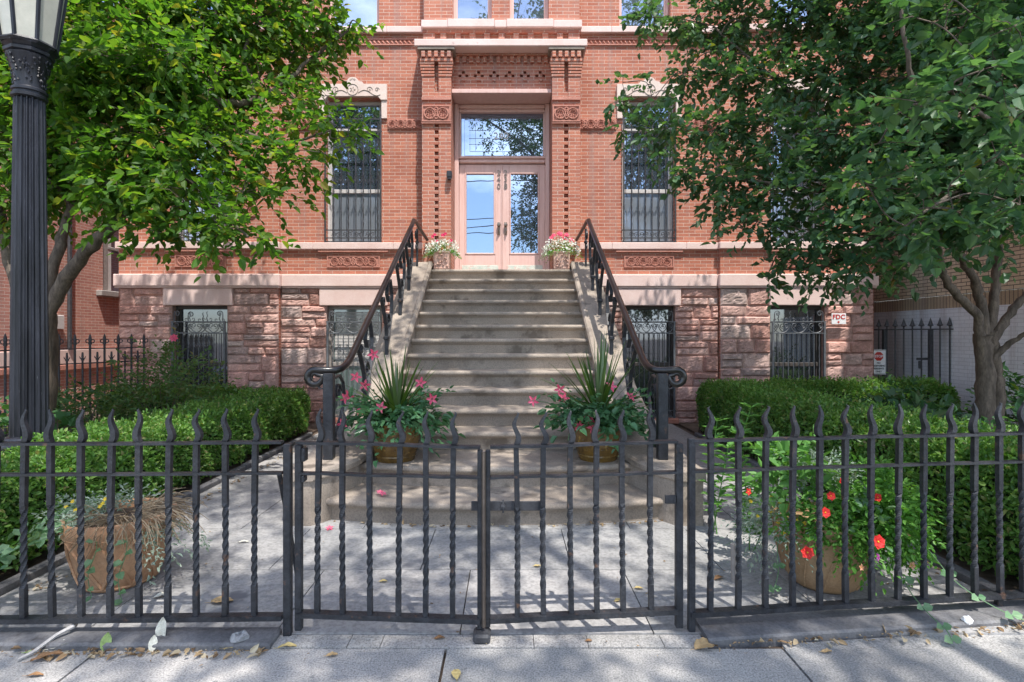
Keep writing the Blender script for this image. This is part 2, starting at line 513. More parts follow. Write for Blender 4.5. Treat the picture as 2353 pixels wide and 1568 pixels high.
# ================================================================== ground
def sheet(name, rects, z, m, joint=None):
    mb = MB()
    for q in rects:
        if len(q) == 4 and not isinstance(q[0], tuple):
            x0, x1, y0, y1 = q
            mb.box(x0, x1, y0, y1, z - .12, z)
        else:
            mb.loft([[(x, y, z - .12) for x, y in q], [(x, y, z) for x, y in q]])
    return tag(mb.build(name, m), kind='structure')


gm = MB().box(-150, 150, -150, 150, -.6, -.19)
tag(gm.build('ground', M['soil']), kind='structure')
sheet('road', [(-120, 120, -14, -3.2)], -.14, M['asphalt'])
# sidewalk slabs with open joints
xs = [-14.0, -11.0, -9.2, -7.4, -5.6, -3.85, -2.08, -.32, 1.40, 3.15, 4.9, 6.7, 8.5, 12.0]
g = .007
sheet('sidewalk', [(a + g, b - g, -3.1, 2.5 if False else 2.775) for a, b in zip(xs[:-1], xs[1:])], 0.0, M['concrete'])
sheet('joint_bed', [(-14, 12, -3.05, 10.2)], -.025, M['soil'])
# threshold strip under the gates, cracked across
tx = [-1.22, -.83, -.66, .13, .41, .80, 1.02]
sheet('threshold_strip', [(a + .002, b - .002, 2.783, 2.898) for a, b in zip(tx[:-1], tx[1:])], .004, M['concrete'])
# bluestone flags of the forecourt
rnd = random.Random(4)
flags = []
rows = [(2.905, 3.69, [-3.1, -2.28, -1.25, -.26, .775, 1.80, 2.93]), (3.69, 4.47, [-3.1, -2.6, -1.63, -.60, .43, 1.45, 2.2, 2.93]),
        (4.47, 5.5, [-3.1, -2.2, -1.2, 1.0, 1.95, 2.93]), (5.5, 6.6, [-3.1, -2.35, -1.2, 1.0, 2.1, 2.93]),
        (6.6, 7.8, [-3.1, -2.2, -1.2, 1.0, 2.0, 2.93]), (7.8, 8.9, [-3.1, -2.4, -1.2, 1.0, 2.15, 2.93]), (8.9, 9.8, [-3.1, -2.2, -1.2, 1.0, 2.1, 2.93])]
for y0, y1, xx in rows:
    for a, b in zip(xx[:-1], xx[1:]):
        flags.append((a + .0035, b - .0035, y0 + .0035, y1 - .0035))
sheet('path', flags, .008, M['bluestone'])
sheet('planting_soil', [(-9.0, -3.22, 3.0, 9.9), (3.05, 7.4, 3.1, 10.4), (-9.05, -7.02, 9.9, 14)], .015, M['soil'])


def edging(x0, x1, y0, y1, label):
    mb = MB(); n = 5
    for i in range(n):
        a, b = y0 + (y1 - y0) * i / n, y0 + (y1 - y0) * (i + 1) / n
        mb.bbox(x0, x1, a + .004, b - .004, -.1, .05 + .008 * (i % 2), .012)
    tag(mb.build('edging_stone', M['curb']), label, 'edging')


edging(-3.20, -3.13, 3.15, 8.7, 'low grey stone edging between the path and the left hedge')
edging(2.965, 3.035, 3.3, 8.7, 'low grey stone edging between the path and the right hedge')

cl = MB().bbox(-9, -1.215, 2.755, 2.925, -.1, .036, .012)
tag(cl.build('curb_stone', M['curb']), 'dark stained concrete curb under the iron fence at left', 'curb')
cr = MB()
P0, P1 = Vector((1.03, 2.80)), Vector((9.0, 3.66))
cr.loft([[(P0.x, P0.y, -.1), (P0.x, P0.y + .21, -.1), (P0.x, P0.y + .21, .034), (P0.x, P0.y + .012, .034), (P0.x, P0.y, .024)],
         [(P1.x, P1.y, -.1), (P1.x, P1.y + .21, -.1), (P1.x, P1.y + .21, .034), (P1.x, P1.y + .012, .034), (P1.x, P1.y, .024)]])
tag(cr.build('curb_stone', M['curb']), 'dark stained concrete curb under the iron fence at right', 'curb')
sheet('sidewalk_margin', [[(1.42, 2.76), (9.0, 2.76), (9.0, 3.62), (1.42, 2.826)]], -.004, M['concrete'])

# ================================================================== the house
YW, YO = 9.85, 9.77
HX0, HX1, BL, BR = -7.003, 6.558, -4.13, 3.80
house = thing('apartment_building', (-.13, 9.85, 0), 'red brick apartment building with pink stone bands, brownstone base and tall double entrance door', 'building')
ZTOP = 10.6


def panel(mb, x0, x1, z0, z1, y, ops, depth=.24):
    X = sorted(set([x0, x1] + [q for o in ops for q in (o[0], o[1]) if x0 < q < x1]))
    Z = sorted(set([z0, z1] + [q for o in ops for q in (o[2], o[3]) if z0 < q < z1]))
    for a, b in zip(X[:-1], X[1:]):
        for c, d in zip(Z[:-1], Z[1:]):
            mx, mz = (a + b) / 2, (c + d) / 2
            if any(o[0] < mx < o[1] and o[2] < mz < o[3] for o in ops): continue
            mb.quad((a, y, c), (b, y, c), (b, y, d), (a, y, d))
    for o in ops:
        a, b, c, d = o[:4]; e = y + (o[4] if len(o) > 4 else depth)
        mb.quad((a, y, c), (a, e, c), (a, e, d), (a, y, d)); mb.quad((b, y, c), (b, y, d), (b, e, d), (b, e, c))
        mb.quad((a, y, d), (a, e, d), (b, e, d), (b, y, d)); mb.quad((a, y, c), (b, y, c), (b, e, c), (a, e, c))


W_IN = [(-3.318, -2.301), (2.057, 3.018)]
W_OUT = [(-6.02, -5.04), (4.712, 5.66)]
ZM0, ZM1, ZU0, ZU1 = 3.275, 5.88, 7.16, 9.35
w = MB()
panel(w, BL, BR, 2.6, ZTOP, YW, [(a, b, ZM0, ZM1) for a, b in W_IN] + [(a, b, ZU0, ZU1) for a, b in ((-3.28, -2.35), (2.0, 2.93))] + [(-1.008, .759, 2.6, 6.62, .42)])
panel(w, HX0, BL, 2.6, ZTOP, YO, [(W_OUT[0][0], W_OUT[0][1], ZM0, ZM1), (-6.0, -5.06, ZU0, ZU1)])
panel(w, BR, HX1, 2.6, ZTOP, YO, [(W_OUT[1][0], W_OUT[1][1], ZM0, ZM1), (4.73, 5.64, ZU0, ZU1)])
for x in (BL, BR): w.quad((x, YO, 0), (x, YW, 0), (x, YW, ZTOP), (x, YO, ZTOP))
for x in (HX0, HX1): w.quad((x, YO, 0), (x, 20, 0), (x, 20, ZTOP), (x, YO, ZTOP))
w.quad((HX0, 20, 0), (HX1, 20, 0), (HX1, 20, ZTOP), (HX0, 20, ZTOP))
wall = w.build('wall', M['brick'], house)
MB().box(HX0 - .2, HX1 + .2, YO - .3, 20.2, ZTOP + .002, ZTOP + .5).build('roof', M['pinkstone'], house)
# central bay above the porch
ub = MB()
UBX0, UBX1, YU = -1.498, 1.248, 9.60
panel(ub, UBX0, UBX1, 6.74, ZTOP, YU, [(-.991, -.30, 7.11, 9.35, .2), (.015, .707, 7.11, 9.35, .2)])
for x in (UBX0, UBX1): ub.quad((x, YU, 6.74), (x, YW, 6.74), (x, YW, ZTOP), (x, YU, ZTOP))
ub.build('upper_bay', M['brick'], house)

# ------------------------------------------------ rock-faced base
rng = np.random.default_rng(11)


def ashlar(mb, x0, x1, z0, z1, y, rd):
    z = z0
    while z < z1 - .02:
        h = min(rd.choice([.15, .19, .22, .26, .30]), z1 - z)
        if z1 - z - h < .08: h = z1 - z
        x = x0 - .0
        while x < x1 - .01:
            wd = min(rd.uniform(.26, .66), x1 - x)
            if x1 - x - wd < .14: wd = x1 - x
            cells = [(z, z + h)]
            if h > .18 and rd.random() < .4:
                k = z + h * rd.uniform(.42, .58); cells = [(z, k), (k, z + h)]
            for c, d in cells:
                nx, nz = max(5, int(wd / .034)), max(5, int((d - c) / .026))
                pr = rd.uniform(.03, .062); vs, fs = [], []
                pl = [(rd.uniform(-.008, .012), rd.uniform(-.5, .5), rd.uniform(-.5, .5), rd.uniform(-.10, .10), rd.uniform(-.09, .16)) for _ in range(6)]
                nn = rng.normal(size=(nz + 1, nx + 1)) * .0035
                for j in range(nz + 1):
                    for i in range(nx + 1):
                        u, v = i / nx, j / nz
                        uu, vv = (u - .5) * wd, (v - .5) * (d - c)
                        e = min(u * wd, (1 - u) * wd, v * (d - c), (1 - v) * (d - c))
                        q = min(o + (uu - px_ * wd) * a_ + (vv - pz_ * (d - c)) * b_ for o, px_, pz_, a_, b_ in pl)
                        k = min(1, (e + .004) / .022)
                        dy = max(.006, pr + q + nn[j, i]) * k
                        if e <= 1e-9: dy = -.012
                        vs.append((x + .0035 + u * (wd - .007), y - dy, c + .0035 + v * (d - c - .007)))
                for j in range(nz):
                    for i in range(nx):
                        a = j * (nx + 1) + i
                        fs.append((a, a + 1, a + nx + 2, a + nx + 1))
                mb.add(vs, fs)
            x += wd
        z += h


st = MB(); rd = random.Random(5)
ZB0, ZB1, ZL = 0.0, 2.45, 2.13
for a, b, y in ((-7.0, -6.05, YO), (-5.06, BL, YO), (BL, -3.30, YW), (-2.293, -1.45, YW), (1.25, 2.057, YW), (3.018, BR, YW), (BR, 4.70, YO), (5.684, HX1, YO)):
    ashlar(st, a, b, ZB0, ZL, y, rd)
for a, b, y in ((-7.0, -6.19, YO), (-4.95, BL, YO), (BL, -3.42, YW), (-2.2, -1.45, YW), (1.25, 1.75, YW), (3.11, BR, YW), (BR, 4.66, YO), (5.78, HX1, YO)):
    ashlar(st, a, b, ZL, ZB1, y, rd)
bk = MB()
B_IN = [(-3.30, -2.293), (2.057, 3.018)]; B_OUT = [(-6.05, -5.06), (4.70, 5.684)]
panel(bk, BL, BR, 0, 2.6, YW + .014, [(a, b, .1, ZL) for a, b in B_IN])
panel(bk, HX0, BL, 0, 2.6, YO + .014, [(*B_OUT[0], .1, ZL)])
panel(bk, BR, HX1, 0, 2.6, YO + .014, [(*B_OUT[1], .1, ZL)])
st.add(bk.v, bk.f)
st.build('stone_base', M['rough_stone'], house)

# ------------------------------------------------ bands
for a, b, y in ((HX0 - .05, BL + .04, YO), (BL + .043, -1.30, YW), (1.05, BR - .043, YW), (BR - .04, HX1 + .04, YO)):
    bd = MB(); bd.bbox(a, b, y - .085, y + .1, 2.4745, 2.69, .012)
    bd.bbox(a + .01, b - .01, y - .06, y + .1, 2.445, 2.476, .006)
    bd.build('stone_band', M['pinkstone'], house)
for xs_, y in (([HX0 - .03, -6.2, -4.9, BL + .03], YO), ([BL + .033, -3.53, -2.08, -1.55], YW), ([1.252, 1.86, 3.2, BR - .033], YW), ([BR - .03, 4.55, 5.8, HX1 + .03], YO)):
    sb = MB()
    for a, b in zip(xs_[:-1], xs_[1:]): sb.bbox(a + .001, b - .001, y - .065, y + .05, 3.148, 3.268, .008)
    sb.build('sill_band', M['pinkstone'], house)
for xs_, y in (([HX0 - .03, -6.2, -4.9, BL + .03], YO), ([BL + .033, -3.45, -2.2, UBX0 - .003], YW), ([UBX1 + .003, 1.85, 3.1, BR - .033], YW), ([BR - .03, 4.55, 5.8, HX1 + .03], YO)):
    us = MB()
    for a, b in zip(xs_[:-1], xs_[1:]): us.bbox(a + .001, b - .001, y - .075, y + .05, 7.045, 7.158, .01)
    us.build('upper_sill_band', M['pinkstone'], house)
for a, b, y in ((HX0, BL, YO), (BL, -1.645, YW), (1.365, BR, YW), (BR, HX1, YO)):
    dt = MB()
    dt.box(a + .002, b - .002, y - .02, y + .01, 6.94, 6.962)
    dt.box(a + .002, b - .002, y - .03, y + .01, 6.838, 6.858)
    n = int((b - a) / .078)
    for i in range(n):
        x = a + .02 + (b - a - .04) * (i + .5) / n
        dt.add([(x - .032, y - .002, 6.862), (x + .032, y - .002, 6.862), (x, y - .002, 6.936), (x - .032, y - .05, 6.90), ], [(0, 1, 3), (1, 2, 3), (2, 0, 3)])
    dt.build('dogtooth_course', M['terra'], house)


def rosette(mb, x, z, r, y):
    ring = [(x + r * math.cos(a), y - .022, z + r * math.sin(a)) for a in [2 * math.pi * k / 14 for k in range(15)]]
    mb.tube(ring, r * .13, 5, False)
    ring = [(x + r * .62 * math.cos(a), y - .02, z + r * .62 * math.sin(a)) for a in [2 * math.pi * k / 10 for k in range(11)]]
    mb.tube(ring, r * .05, 4, False)
    for k in range(6):
        a = 2 * math.pi * k / 6 + .3
        cx, cz = x + r * .45 * math.cos(a), z + r * .45 * math.sin(a)
        q = r * .22
        mb.add([(cx - q, y, cz), (cx, y, cz - q), (cx + q, y, cz), (cx, y, cz + q), (cx, y - .038, cz)], [(0, 1, 4), (1, 2, 4), (2, 3, 4), (3, 0, 4)])
    q = r * .13
    mb.add([(x - q, y, z), (x, y, z - q), (x + q, y, z), (x, y, z + q), (x, y - .045, z)], [(0, 1, 4), (1, 2, 4), (2, 3, 4), (3, 0, 4)])


def relief(mb, x0, x1, z0, z1, y, n, frame=False, vertical=False):
    mb.box(x0, x1, y - .004, y + .03, z0, z1)
    if frame:
        t = .022
        for q in ((x0, x1, z0, z0 + t), (x0, x1, z1 - t, z1), (x0, x0 + t, z0 + t, z1 - t), (x1 - t, x1, z0 + t, z1 - t)):
            mb.box(q[0], q[1], y - .02, y, q[2], q[3])
        x0 += t; x1 -= t; z0 += t; z1 -= t
    L, H = (z1 - z0, x1 - x0) if vertical else (x1 - x0, z1 - z0)
    for i in range(n):
        c = (i + .5) / n
        if vertical: X, Z = (x0 + x1) / 2, z0 + L * c
        else: X, Z = x0 + L * c, (z0 + z1) / 2
        rosette(mb, X, Z, min(H * .42, L / n * .42), y)
        if i < n - 1:
            zz0 = (z0 + z1) / 2
            for s in (-1, 1):
                if not vertical: mb.tube([(X + L / n * q, y - .015, zz0 + s * H * .40 * math.cos(q * 6.283)) for q in np.linspace(0, 1, 9)], H * .045, 4)
            for s in (-1, 0, 1):
                if vertical: xx, zz = X + s * H * .3, Z + L / n / 2
                else: xx, zz = X + L / n / 2, Z + s * H * .3
                q = H * .11
                ring = [(xx + q * math.cos(a), y - .02, zz + q * math.sin(a)) for a in [2 * math.pi * k / 8 for k in range(9)]]
                mb.tube(ring, q * .45, 4, False)


pm = MB()
for a, b, y in ((*W_IN[0], YW), (*W_IN[1], YW), (*W_OUT[0], YO), (*W_OUT[1], YO)):
    pm2 = MB(); relief(pm2, a + .03, b - .03, 2.825, 3.04, y, 4, True)
    pm2.box(a - .12, b + .12, y - .05, y, 3.10, 3.146)
    pm2.build('relief_panel', M['terra'], house)
for a, b, y, n in ((-2.19, -1.548, YW, 4), (1.20, 1.95, YW, 4), (BL + .01, -3.43, YW, 4), (3.13, BR - .01, YW, 4)):
    pm2 = MB(); relief(pm2, a, b, 5.322, 5.507, y - .012, n); pm2.build('rosette_band', M['terra'], house)
for a, b in ((-4.72, -4.5), (4.17, 4.39)):
    pm2 = MB(); relief(pm2, a, b, 3.72, 4.16, YO, 2, False, True); pm2.build('relief_panel', M['terra'], house)

# ------------------------------------------------ windows


def scroll_c(mb, x, z, r, y, flip=1, t=.006, turns=430):
    pts = [(x + flip * (q[0] - x), y, q[1]) for q in spiral(x, z, r, r * .2, -90, -90 + turns, 16)]
    mb.tube(pts, t, 4)


def grille_main(mb, x0, x1, y, z0, z1):
    yy = y - .035
    for z in (z0 + .01, 3.353, 3.495, 5.276, 5.497):
        mb.box(x0 - .01, x1 + .01, yy - .008, yy + .008, z - .009, z + .009)
    for x in (x0 + .012, x1 - .012): mb.box(x - .012, x + .012, yy - .022, yy - .009, z0, 5.50)
    n = 7
    for i in range(n):
        x = x0 + .16 + (x1 - x0 - .22) * i / (n - 1)
        zz = np.linspace(z0, 5.46, 46)
        if i % 2: mb.tube([(x, yy, z0), (x, yy, 5.46)], .0105, 5)
        else: mb.tube([(x + .0035 * math.sin(k * 2.1), yy, q) for k, q in enumerate(zz)], [.011 + .0025 * math.sin(k * 2.1) for k in range(46)], 4)
        for s in (-1, 1):
            mb.tube([(x + s * q * .055, yy - .01, 4.465 - .11 * q + .05 * math.sin(q * 6)) for q in (0, .25, .5, .75, 1)], .0055, 4)
            mb.tube([(x + s * .055 * (1 - q), yy - .01, 4.36 + .05 * math.sin(q * 3.1)) for q in (0, .25, .5, .75, 1)], .0045, 4)
    m = 4
    for i in range(m):
        x = x0 + .1 + (x1 - x0 - .2) * (i + .5) / m
        scroll_c(mb, x - .045, 3.425, .045, yy, 1, .0055); scroll_c(mb, x + .05, 3.42, .045, yy, -1, .0055)
        mb.tube([(x - .09, yy, 3.40), (x, yy, 3.43), (x + .1, yy, 3.47)], .005, 4)
    for x in ((x0 + x1) / 2 + .1, x0 + .08, x1 - .06):
        for s in (-1, 1): scroll_c(mb, x + s * .05, 5.545, .04, yy, s, .006)
    xm = (x0 + x1) / 2 + .1
    mb.tube([(xm, yy, 5.50), (xm + .008, yy, 5.58), (xm - .008, yy, 5.66), (xm, yy, 5.74)], [.008, .008, .007, .003], 5)
    for s in (0, 1):
        x = x0 + .1 if s == 0 else x1 - .1
        scroll_c(mb, x, 5.40, .06, yy, 1 if s else -1, .006)


def grille_base(mb, x0, x1, y, rd):
    yy = y - .03
    x0 += .03; x1 -= .03
    for z in (1.84, 1.635, .24, .125): mb.box(x0 - .03, x1 + .03, yy - .009, yy + .009, z - .009, z + .009)
    for x in (x0, x1): mb.box(x - .016, x + .016, yy - .016, yy + .016, .1, 1.85)
    n = 9
    for i in range(n):
        x = x0 + (x1 - x0) * (i + 1) / (n + 1)
        tw = i % 2 == 0
        zz = np.linspace(.13, 1.63, 30)
        mb.tube([(x + (.004 * math.sin(k * 2.3) if tw else 0), yy, q) for k, q in enumerate(zz)], .0085, 4)
        for s in (-1, 1): mb.tube([(x + s * .05 * q, yy - .008, .50 + .05 * math.sin(q * 3.14)) for q in (0, .3, .6, .85, 1)], .005, 4)
        if i < 6: scroll_c(mb, x0 + (x1 - x0) * (i + .5) / 6, .185, .045, yy, 1 if i % 2 else -1, .006)
    m = 3
    for i in range(m):
        a, b = x0 + (x1 - x0) * i / m, x0 + (x1 - x0) * (i + 1) / m
        c = (a + b) / 2
        mb.tube([(c + (b - a) * .48 * math.cos(t), yy, 1.80 - .16 * math.sin(t)) for t in np.linspace(0, math.pi, 11)], .0075, 4)
        scroll_c(mb, c - .075, 1.775, .05, yy, -1, .007); scroll_c(mb, c + .075, 1.775, .05, yy, 1, .007)
    for i in (1, 2):
        x = x0 + (x1 - x0) * i / 3
        mb.tube([(x + .010 * math.sin(k * 1.7), yy, 1.85 + k * .022) for k in range(9)], [.008] * 8 + [.003], 4)
        for s in (-1, 1): scroll_c(mb, x + s * .06, 1.885, .035, yy, s, .006, 300)
    for s, x in ((-1, x0 + .03), (1, x1 - .03)):
        mb.tube([(x, yy, 1.84), (x, yy, 1.98)], .009, 5)
        mb.tube([(x + s * (q[0] - x), yy, q[1]) for q in spiral(x - .055, 1.985, .055, .012, 0, 460, 20)], .009, 5)


M['darkwood'] = plain('dark_basement_frame', (.06, .05, .045), .6)


def window(x0, x1, z0, z1, y, kind):
    fr = MB(); yg = y + .17; t = .045
    for q in ((x0, x0 + t, z0, z1), (x1 - t, x1, z0, z1), (x0 + t, x1 - t, z1 - t * 1.3, z1), (x0 + t, x1 - t, z0, z0 + t)):
        fr.bbox(q[0], q[1], yg - .05, yg + .06, q[2], q[3], .006)
    fm = M['whitewood'] if kind != 'base' else (M['darkwood'] if x0 > 1 or x0 < -5 else M['greywood'])
    if kind == 'upper': fm = M['pinkwood']
    zm = {'main': 4.24, 'upper': (z0 + z1) / 2, 'base': (z0 + z1) / 2 - .05}[kind]
    fr.bbox(x0 + t, x1 - t, yg - .03, yg + .05, zm - .035, zm + .035, .006)
    if kind == 'main':
        zt = 5.36
        fr.bbox(x0 + t, x1 - t, yg - .03, yg + .05, zt - .03, zt + .03, .006)
    s2 = .03
    for a in (x0 + t, x1 - t - s2):
        fr.box(a, a + s2, yg - .012, yg + .04, z0 + t, z1 - t * 1.3)
    f = fr.build('window', fm, house)
    up = MB().box(x0 + t + s2, x1 - t - s2, yg + .012, yg + .02, zm + .035, z1 - t * 1.3)
    lo = MB().box(x0 + t + s2, x1 - t - s2, yg, yg + .008, z0 + t, zm - .035)
    dk = x0 > 1 or x0 < -5
    up.build('pane', M['glass'] if kind != 'base' else (M['dark_glass'] if dk else M['blind']), f)
    lo.build('pane', {'main': M['screen'], 'upper': M['glass'], 'base': M['dark_glass'] if dk else M['blind']}[kind], f)
    if kind == 'base' and not dk:
        bl = MB()
        for k in range(34):
            z = zm + .05 + k * (z1 - t - zm - .1) / 34
            bl.add([(x0 + .1, yg - .004, z), (x1 - .1, yg - .004, z), (x1 - .1, yg + .009, z + .016), (x0 + .1, yg + .009, z + .016)], [(0, 1, 2, 3)])
        bl.build('blind', M['whitewood'], f)
    if kind == 'main':
        gm_ = MB(); grille_main(gm_, x0, x1, y, z0, z1); gm_.build('grille', M['iron2'], f)
        # carved hood
        hd = MB(); c = (x0 + x1) / 2; a, b = x0 - .105, x1 + .105
        top = [(a, 6.12)] + [(c - .2, 6.12), (c - .17, 6.165), (c - .11, 6.175)] + [(c + .095 * math.cos(q), 6.185 + .06 * math.sin(q)) for q in np.linspace(math.pi, 0, 8)] + [(c + .11, 6.175), (c + .17, 6.165), (c + .2, 6.12), (b, 6.12)]
        poly = [(a, 5.84), (x0 + .0, 5.84), (x0 + .06, 5.905), (x1 - .06, 5.905), (x1, 5.84), (b, 5.84)] + top[::-1]
        hd.prism_xz(poly, y - .06, y + .12)
        for q in ((a + .004, x0 - .002), (x1 + .002, b - .004)):
            hd.bbox(q[0], q[1], y - .04, y + .04, 5.51, 5.838, .006)
        ho = hd.build('hood', M['lintelstone'], f)
        cv = MB(); yy = y - .062
        ring = [(c + .10 * math.cos(k), yy, 6.02 + .10 * math.sin(k)) for k in np.linspace(0, 2 * math.pi, 17)]
        cv.tube(ring, .006, 4, False)
        for k in range(5):
            an = 2 * math.pi * k / 5; cv.tube([(c + .02 * math.cos(an), yy, 6.02 + .02 * math.sin(an)), (c + .05 * math.cos(an), yy, 6.02 + .05 * math.sin(an))], .007, 4)
        for k in range(5):
            an = R(30 + 30 * k); cv.tube([(c + .03 * math.cos(an), yy, 6.175 + .03 * math.sin(an)), (c + .06 * math.cos(an), yy, 6.175 + .05 * math.sin(an))], .005, 4)
        for s in (-1, 1):
            cv.tube([(c + s * q, yy, 5.96 + .05 * math.sin((q - .1) * 14)) for q in np.linspace(.1, .5, 12)], .006, 4)
            for cx, r in ((.30, .055), (.44, .04)):
                cv.tube([(c + s * (q[0]), yy, q[1]) for q in spiral(cx, 6.02, r, .01, 0, 430, 18)], .005, 4)
        o = cv.build('hood', M['terra'], house) if False else None
        me = cv.mesh('hood_carving', M['brownstone']); ho.data.materials.append(M['brownstone'])
        bm = bmesh.new(); bm.from_mesh(ho.data); n0 = len(bm.faces); bm.from_mesh(me); bm.faces.ensure_lookup_table()
        for fc in bm.faces[n0:]: fc.material_index = 1
        bm.to_mesh(ho.data); bm.free(); bpy.data.meshes.remove(me)
    if kind == 'base':
        gm_ = MB(); grille_base(gm_, x0, x1, y, rd); gm_.build('grille', M['sunlit_iron'], f)
        lx = {-3.30: (-3.42, -2.18), 2.057: (1.74, 3.11), -6.05: (-6.19, -4.95), 4.70: (4.66, 5.78)}[x0]
        MB().bbox(lx[0] + .003, lx[1] - .003, y - .055, y + .16, 2.133, 2.44, .012).build('lintel', M['pinkstone'], f)
        sl = MB(); sl.bbox(x0 - .05, x1 + .05, y - .07, y + .2, 0.0, .098, .015); sl.build('sill', M['terra'], f)
    return f


for (a, b), y in zip(W_IN + W_OUT, (YW, YW, YO, YO)): window(a, b, ZM0, ZM1, y, 'main')
for (a, b), y in zip([(-3.28, -2.35), (2.0, 2.93), (-6.0, -5.06), (4.73, 5.64)], (YW, YW, YO, YO)): window(a, b, ZU0, ZU1, y, 'upper')
for a, b in ((-.991, -.30), (.015, .707)): window(a, b, 7.11, 9.35, YU, 'upper')
for (a, b), y in zip(B_IN + B_OUT, (YW, YW, YO, YO)): window(a, b, .1, ZL, y, 'base')

# ================================================================== porch
PX0, PX1 = -1.008, .759
YP = 9.50


def pillar(a, b):
    mb = MB(); gx = (a + b) / 2; gw = .036
    z0, z1, z2 = 2.6, 5.28, 5.76
    for z, zz in ((z0, z1), (z2, 6.36)):
        mb.box(a, gx - gw, YP, YW, z, zz); mb.box(gx + gw, b, YP, YW, z, zz); mb.box(gx - gw, gx + gw, YP + .08, YW, z, zz)
    k = 0; z = 2.72
    while z < z1 - .06:
        mb.box(gx - gw, gx + gw, YP + .012, YP + .08, z, z + .0615)
        z += .123
    mb.box(gx - gw, gx + gw, YP + .01, YP + .08, z2, 5.86)
    mb.box(a, b, YP, YW, z1, z2)
    for i in range(5):
        zz = 6.10 + i * .0525; e = .012 + i * .006
        for q in ((a - e, gx - gw), (gx + gw, b + e)): mb.box(q[0], q[1], YP - e, YP + .05, zz + .016, zz + .05)
    mb.box(a - .03, b + .03, YP - .045, YW, 6.362, 6.415)
    n = 5
    for i in range(n):
        x = a + .03 + (b - a - .06) * i / (n - 1)
        mb.box(x - .03, x + .03, YP - .075, YP - .02, 6.43, 6.53)
    mb.box(a - .02, b + .02, YP - .03, YW, 6.418, 6.545)
    p = mb.build('pillar', M['brick'], house)
    cp = MB(); cp.bbox(a - .07, b + .07, YP - .085, YW - .002, 6.548, 6.597, .01)
    cp.build('capital', M['brownstone'], p)
    rl = MB(); relief(rl, a + .004, b - .004, 5.315, 5.60, YP - .028, 2, True)
    rl.box(a - .004, b + .004, YP - .03, YP, 5.70, 5.745); rl.box(a - .004, b + .004, YP - .04, YP, 5.285, 5.31)
    rl.build('relief_panel', M['terra'], p)


pillar(-1.513, PX0); pillar(PX1, 1.249)
sl = MB(); sl.bbox(-1.638, 1.36, 9.40, YW - .001, 6.60, 6.725, .012); sl.build('porch_slab', M['pinkstone'], house)
tp = MB(); ops = []
for i in range(6):
    c = PX0 + .2 + .274 * i
    for dx, z in ((0, 6.285), (-.062, 6.222), (.062, 6.222)): ops.append((c + dx - .026, c + dx + .026, z - .024, z + .024, .07))
panel(tp, PX0, PX1, 5.95, 6.60, 9.70, ops, .07)
for o in ops: tp.quad((o[0], 9.77, o[2]), (o[1], 9.77, o[2]), (o[1], 9.77, o[3]), (o[0], 9.77, o[3]))
for i in range(14):
    c = PX0 + .10 + (PX1 - PX0 - .2) * i / 13
    tp.box(c - .033, c + .033, 9.655, 9.699, 6.44, 6.555)
for i in range(6):
    c = PX0 + .2 + .274 * i
    tp.box(c - .03, c + .03, 9.675, 9.699, 6.12, 6.175)
tp.box(PX0 + .002, PX1 - .002, 9.64, 9.70, 6.558, 6.598)
tp.build('tympanum', M['brick'], house)
dn = MB()
for i in range(9):
    c = -1.15 + .2455 * i + .02
    c = UBX0 + .35 + (UBX1 - UBX0 - .7) * i / 8
    dn.box(c - .052, c + .052, YU - .06, YU - .001, 6.728, 6.90)
dn.box(UBX0, UBX0 + .20, YU - .06, YU - .001, 6.728, 6.90); dn.box(UBX1 - .20, UBX1, YU - .06, YU - .001, 6.728, 6.90)
dn.box(UBX0 - .015, UBX1 + .015, YU - .075, YU - .001, 6.902, 6.965)
dn.build('dentil_course', M['brick'], house)
tc = MB()
for a, b, h in ((-1.53, -1.07, 0), (-1.068, -.25, .012), (-.248, -.04, 0), (-.038, .78, .012), (.782, 1.28, 0)):
    tc.bbox(a, b, YU - .12 - h, YU + .05, 6.968, 7.10 + h, .01)
tc.build('window_sill_course', M['pinkstone'], house)

# ------------------------------------------------ entrance
YD = 10.15
fr = MB()
fr.bbox(PX0 + .002, PX1 - .002, 9.60, 10.2, 5.875, 5.948, .006)
DL, DR, DM = -.922, .676, -.1265
ZD0, ZD1 = 2.715, 4.775
fr.bbox(PX0 + .003, DL, YD - .12, YD + .1, ZD0, 5.872, .012)
fr.bbox(DR, PX1 - .003, YD - .12, YD + .1, ZD0, 5.872, .012)
fr.bbox(DL + .001, DR - .001, YD - .10, YD + .1, 5.80, 5.871, .02)
fr.bbox(DL + .001, DR - .001, YD - .05, YD + .1, 5.74, 5.798, .01)
fr.bbox(DL + .001, DR - .001, YD - .085, YD + .1, 4.79, 4.862, .015)
fr.bbox(DL + .001, DR - .001, YD - .115, YD + .1, 4.864, 4.905, .008)
for a, b in ((DL + .001, DL + .035), (DR - .035, DR - .001)): fr.bbox(a, b, YD - .03, YD + .1, 4.907, 5.738, .005)
dfm = fr.build('door_frame', M['pinkwood'], house)
MB().box(DL + .036, DR - .036, YD + .03, YD + .04, 4.907, 5.738).build('transom_pane', M['door_glass'], dfm)
ld = MB(); yl = YD + .024
cx, cz = (DL + DR) / 2, 5.32
for a in (.06, .16): 
    for q in ((DL + .036 + a, DR - .036 - a, 4.907 + a * .8, 5.738 - a * .8),):
        ld.tube([(q[0], yl, q[2]), (q[1], yl, q[2]), (q[1], yl, q[3]), (q[0], yl, q[3]), (q[0], yl, q[2])], .0025, 4)
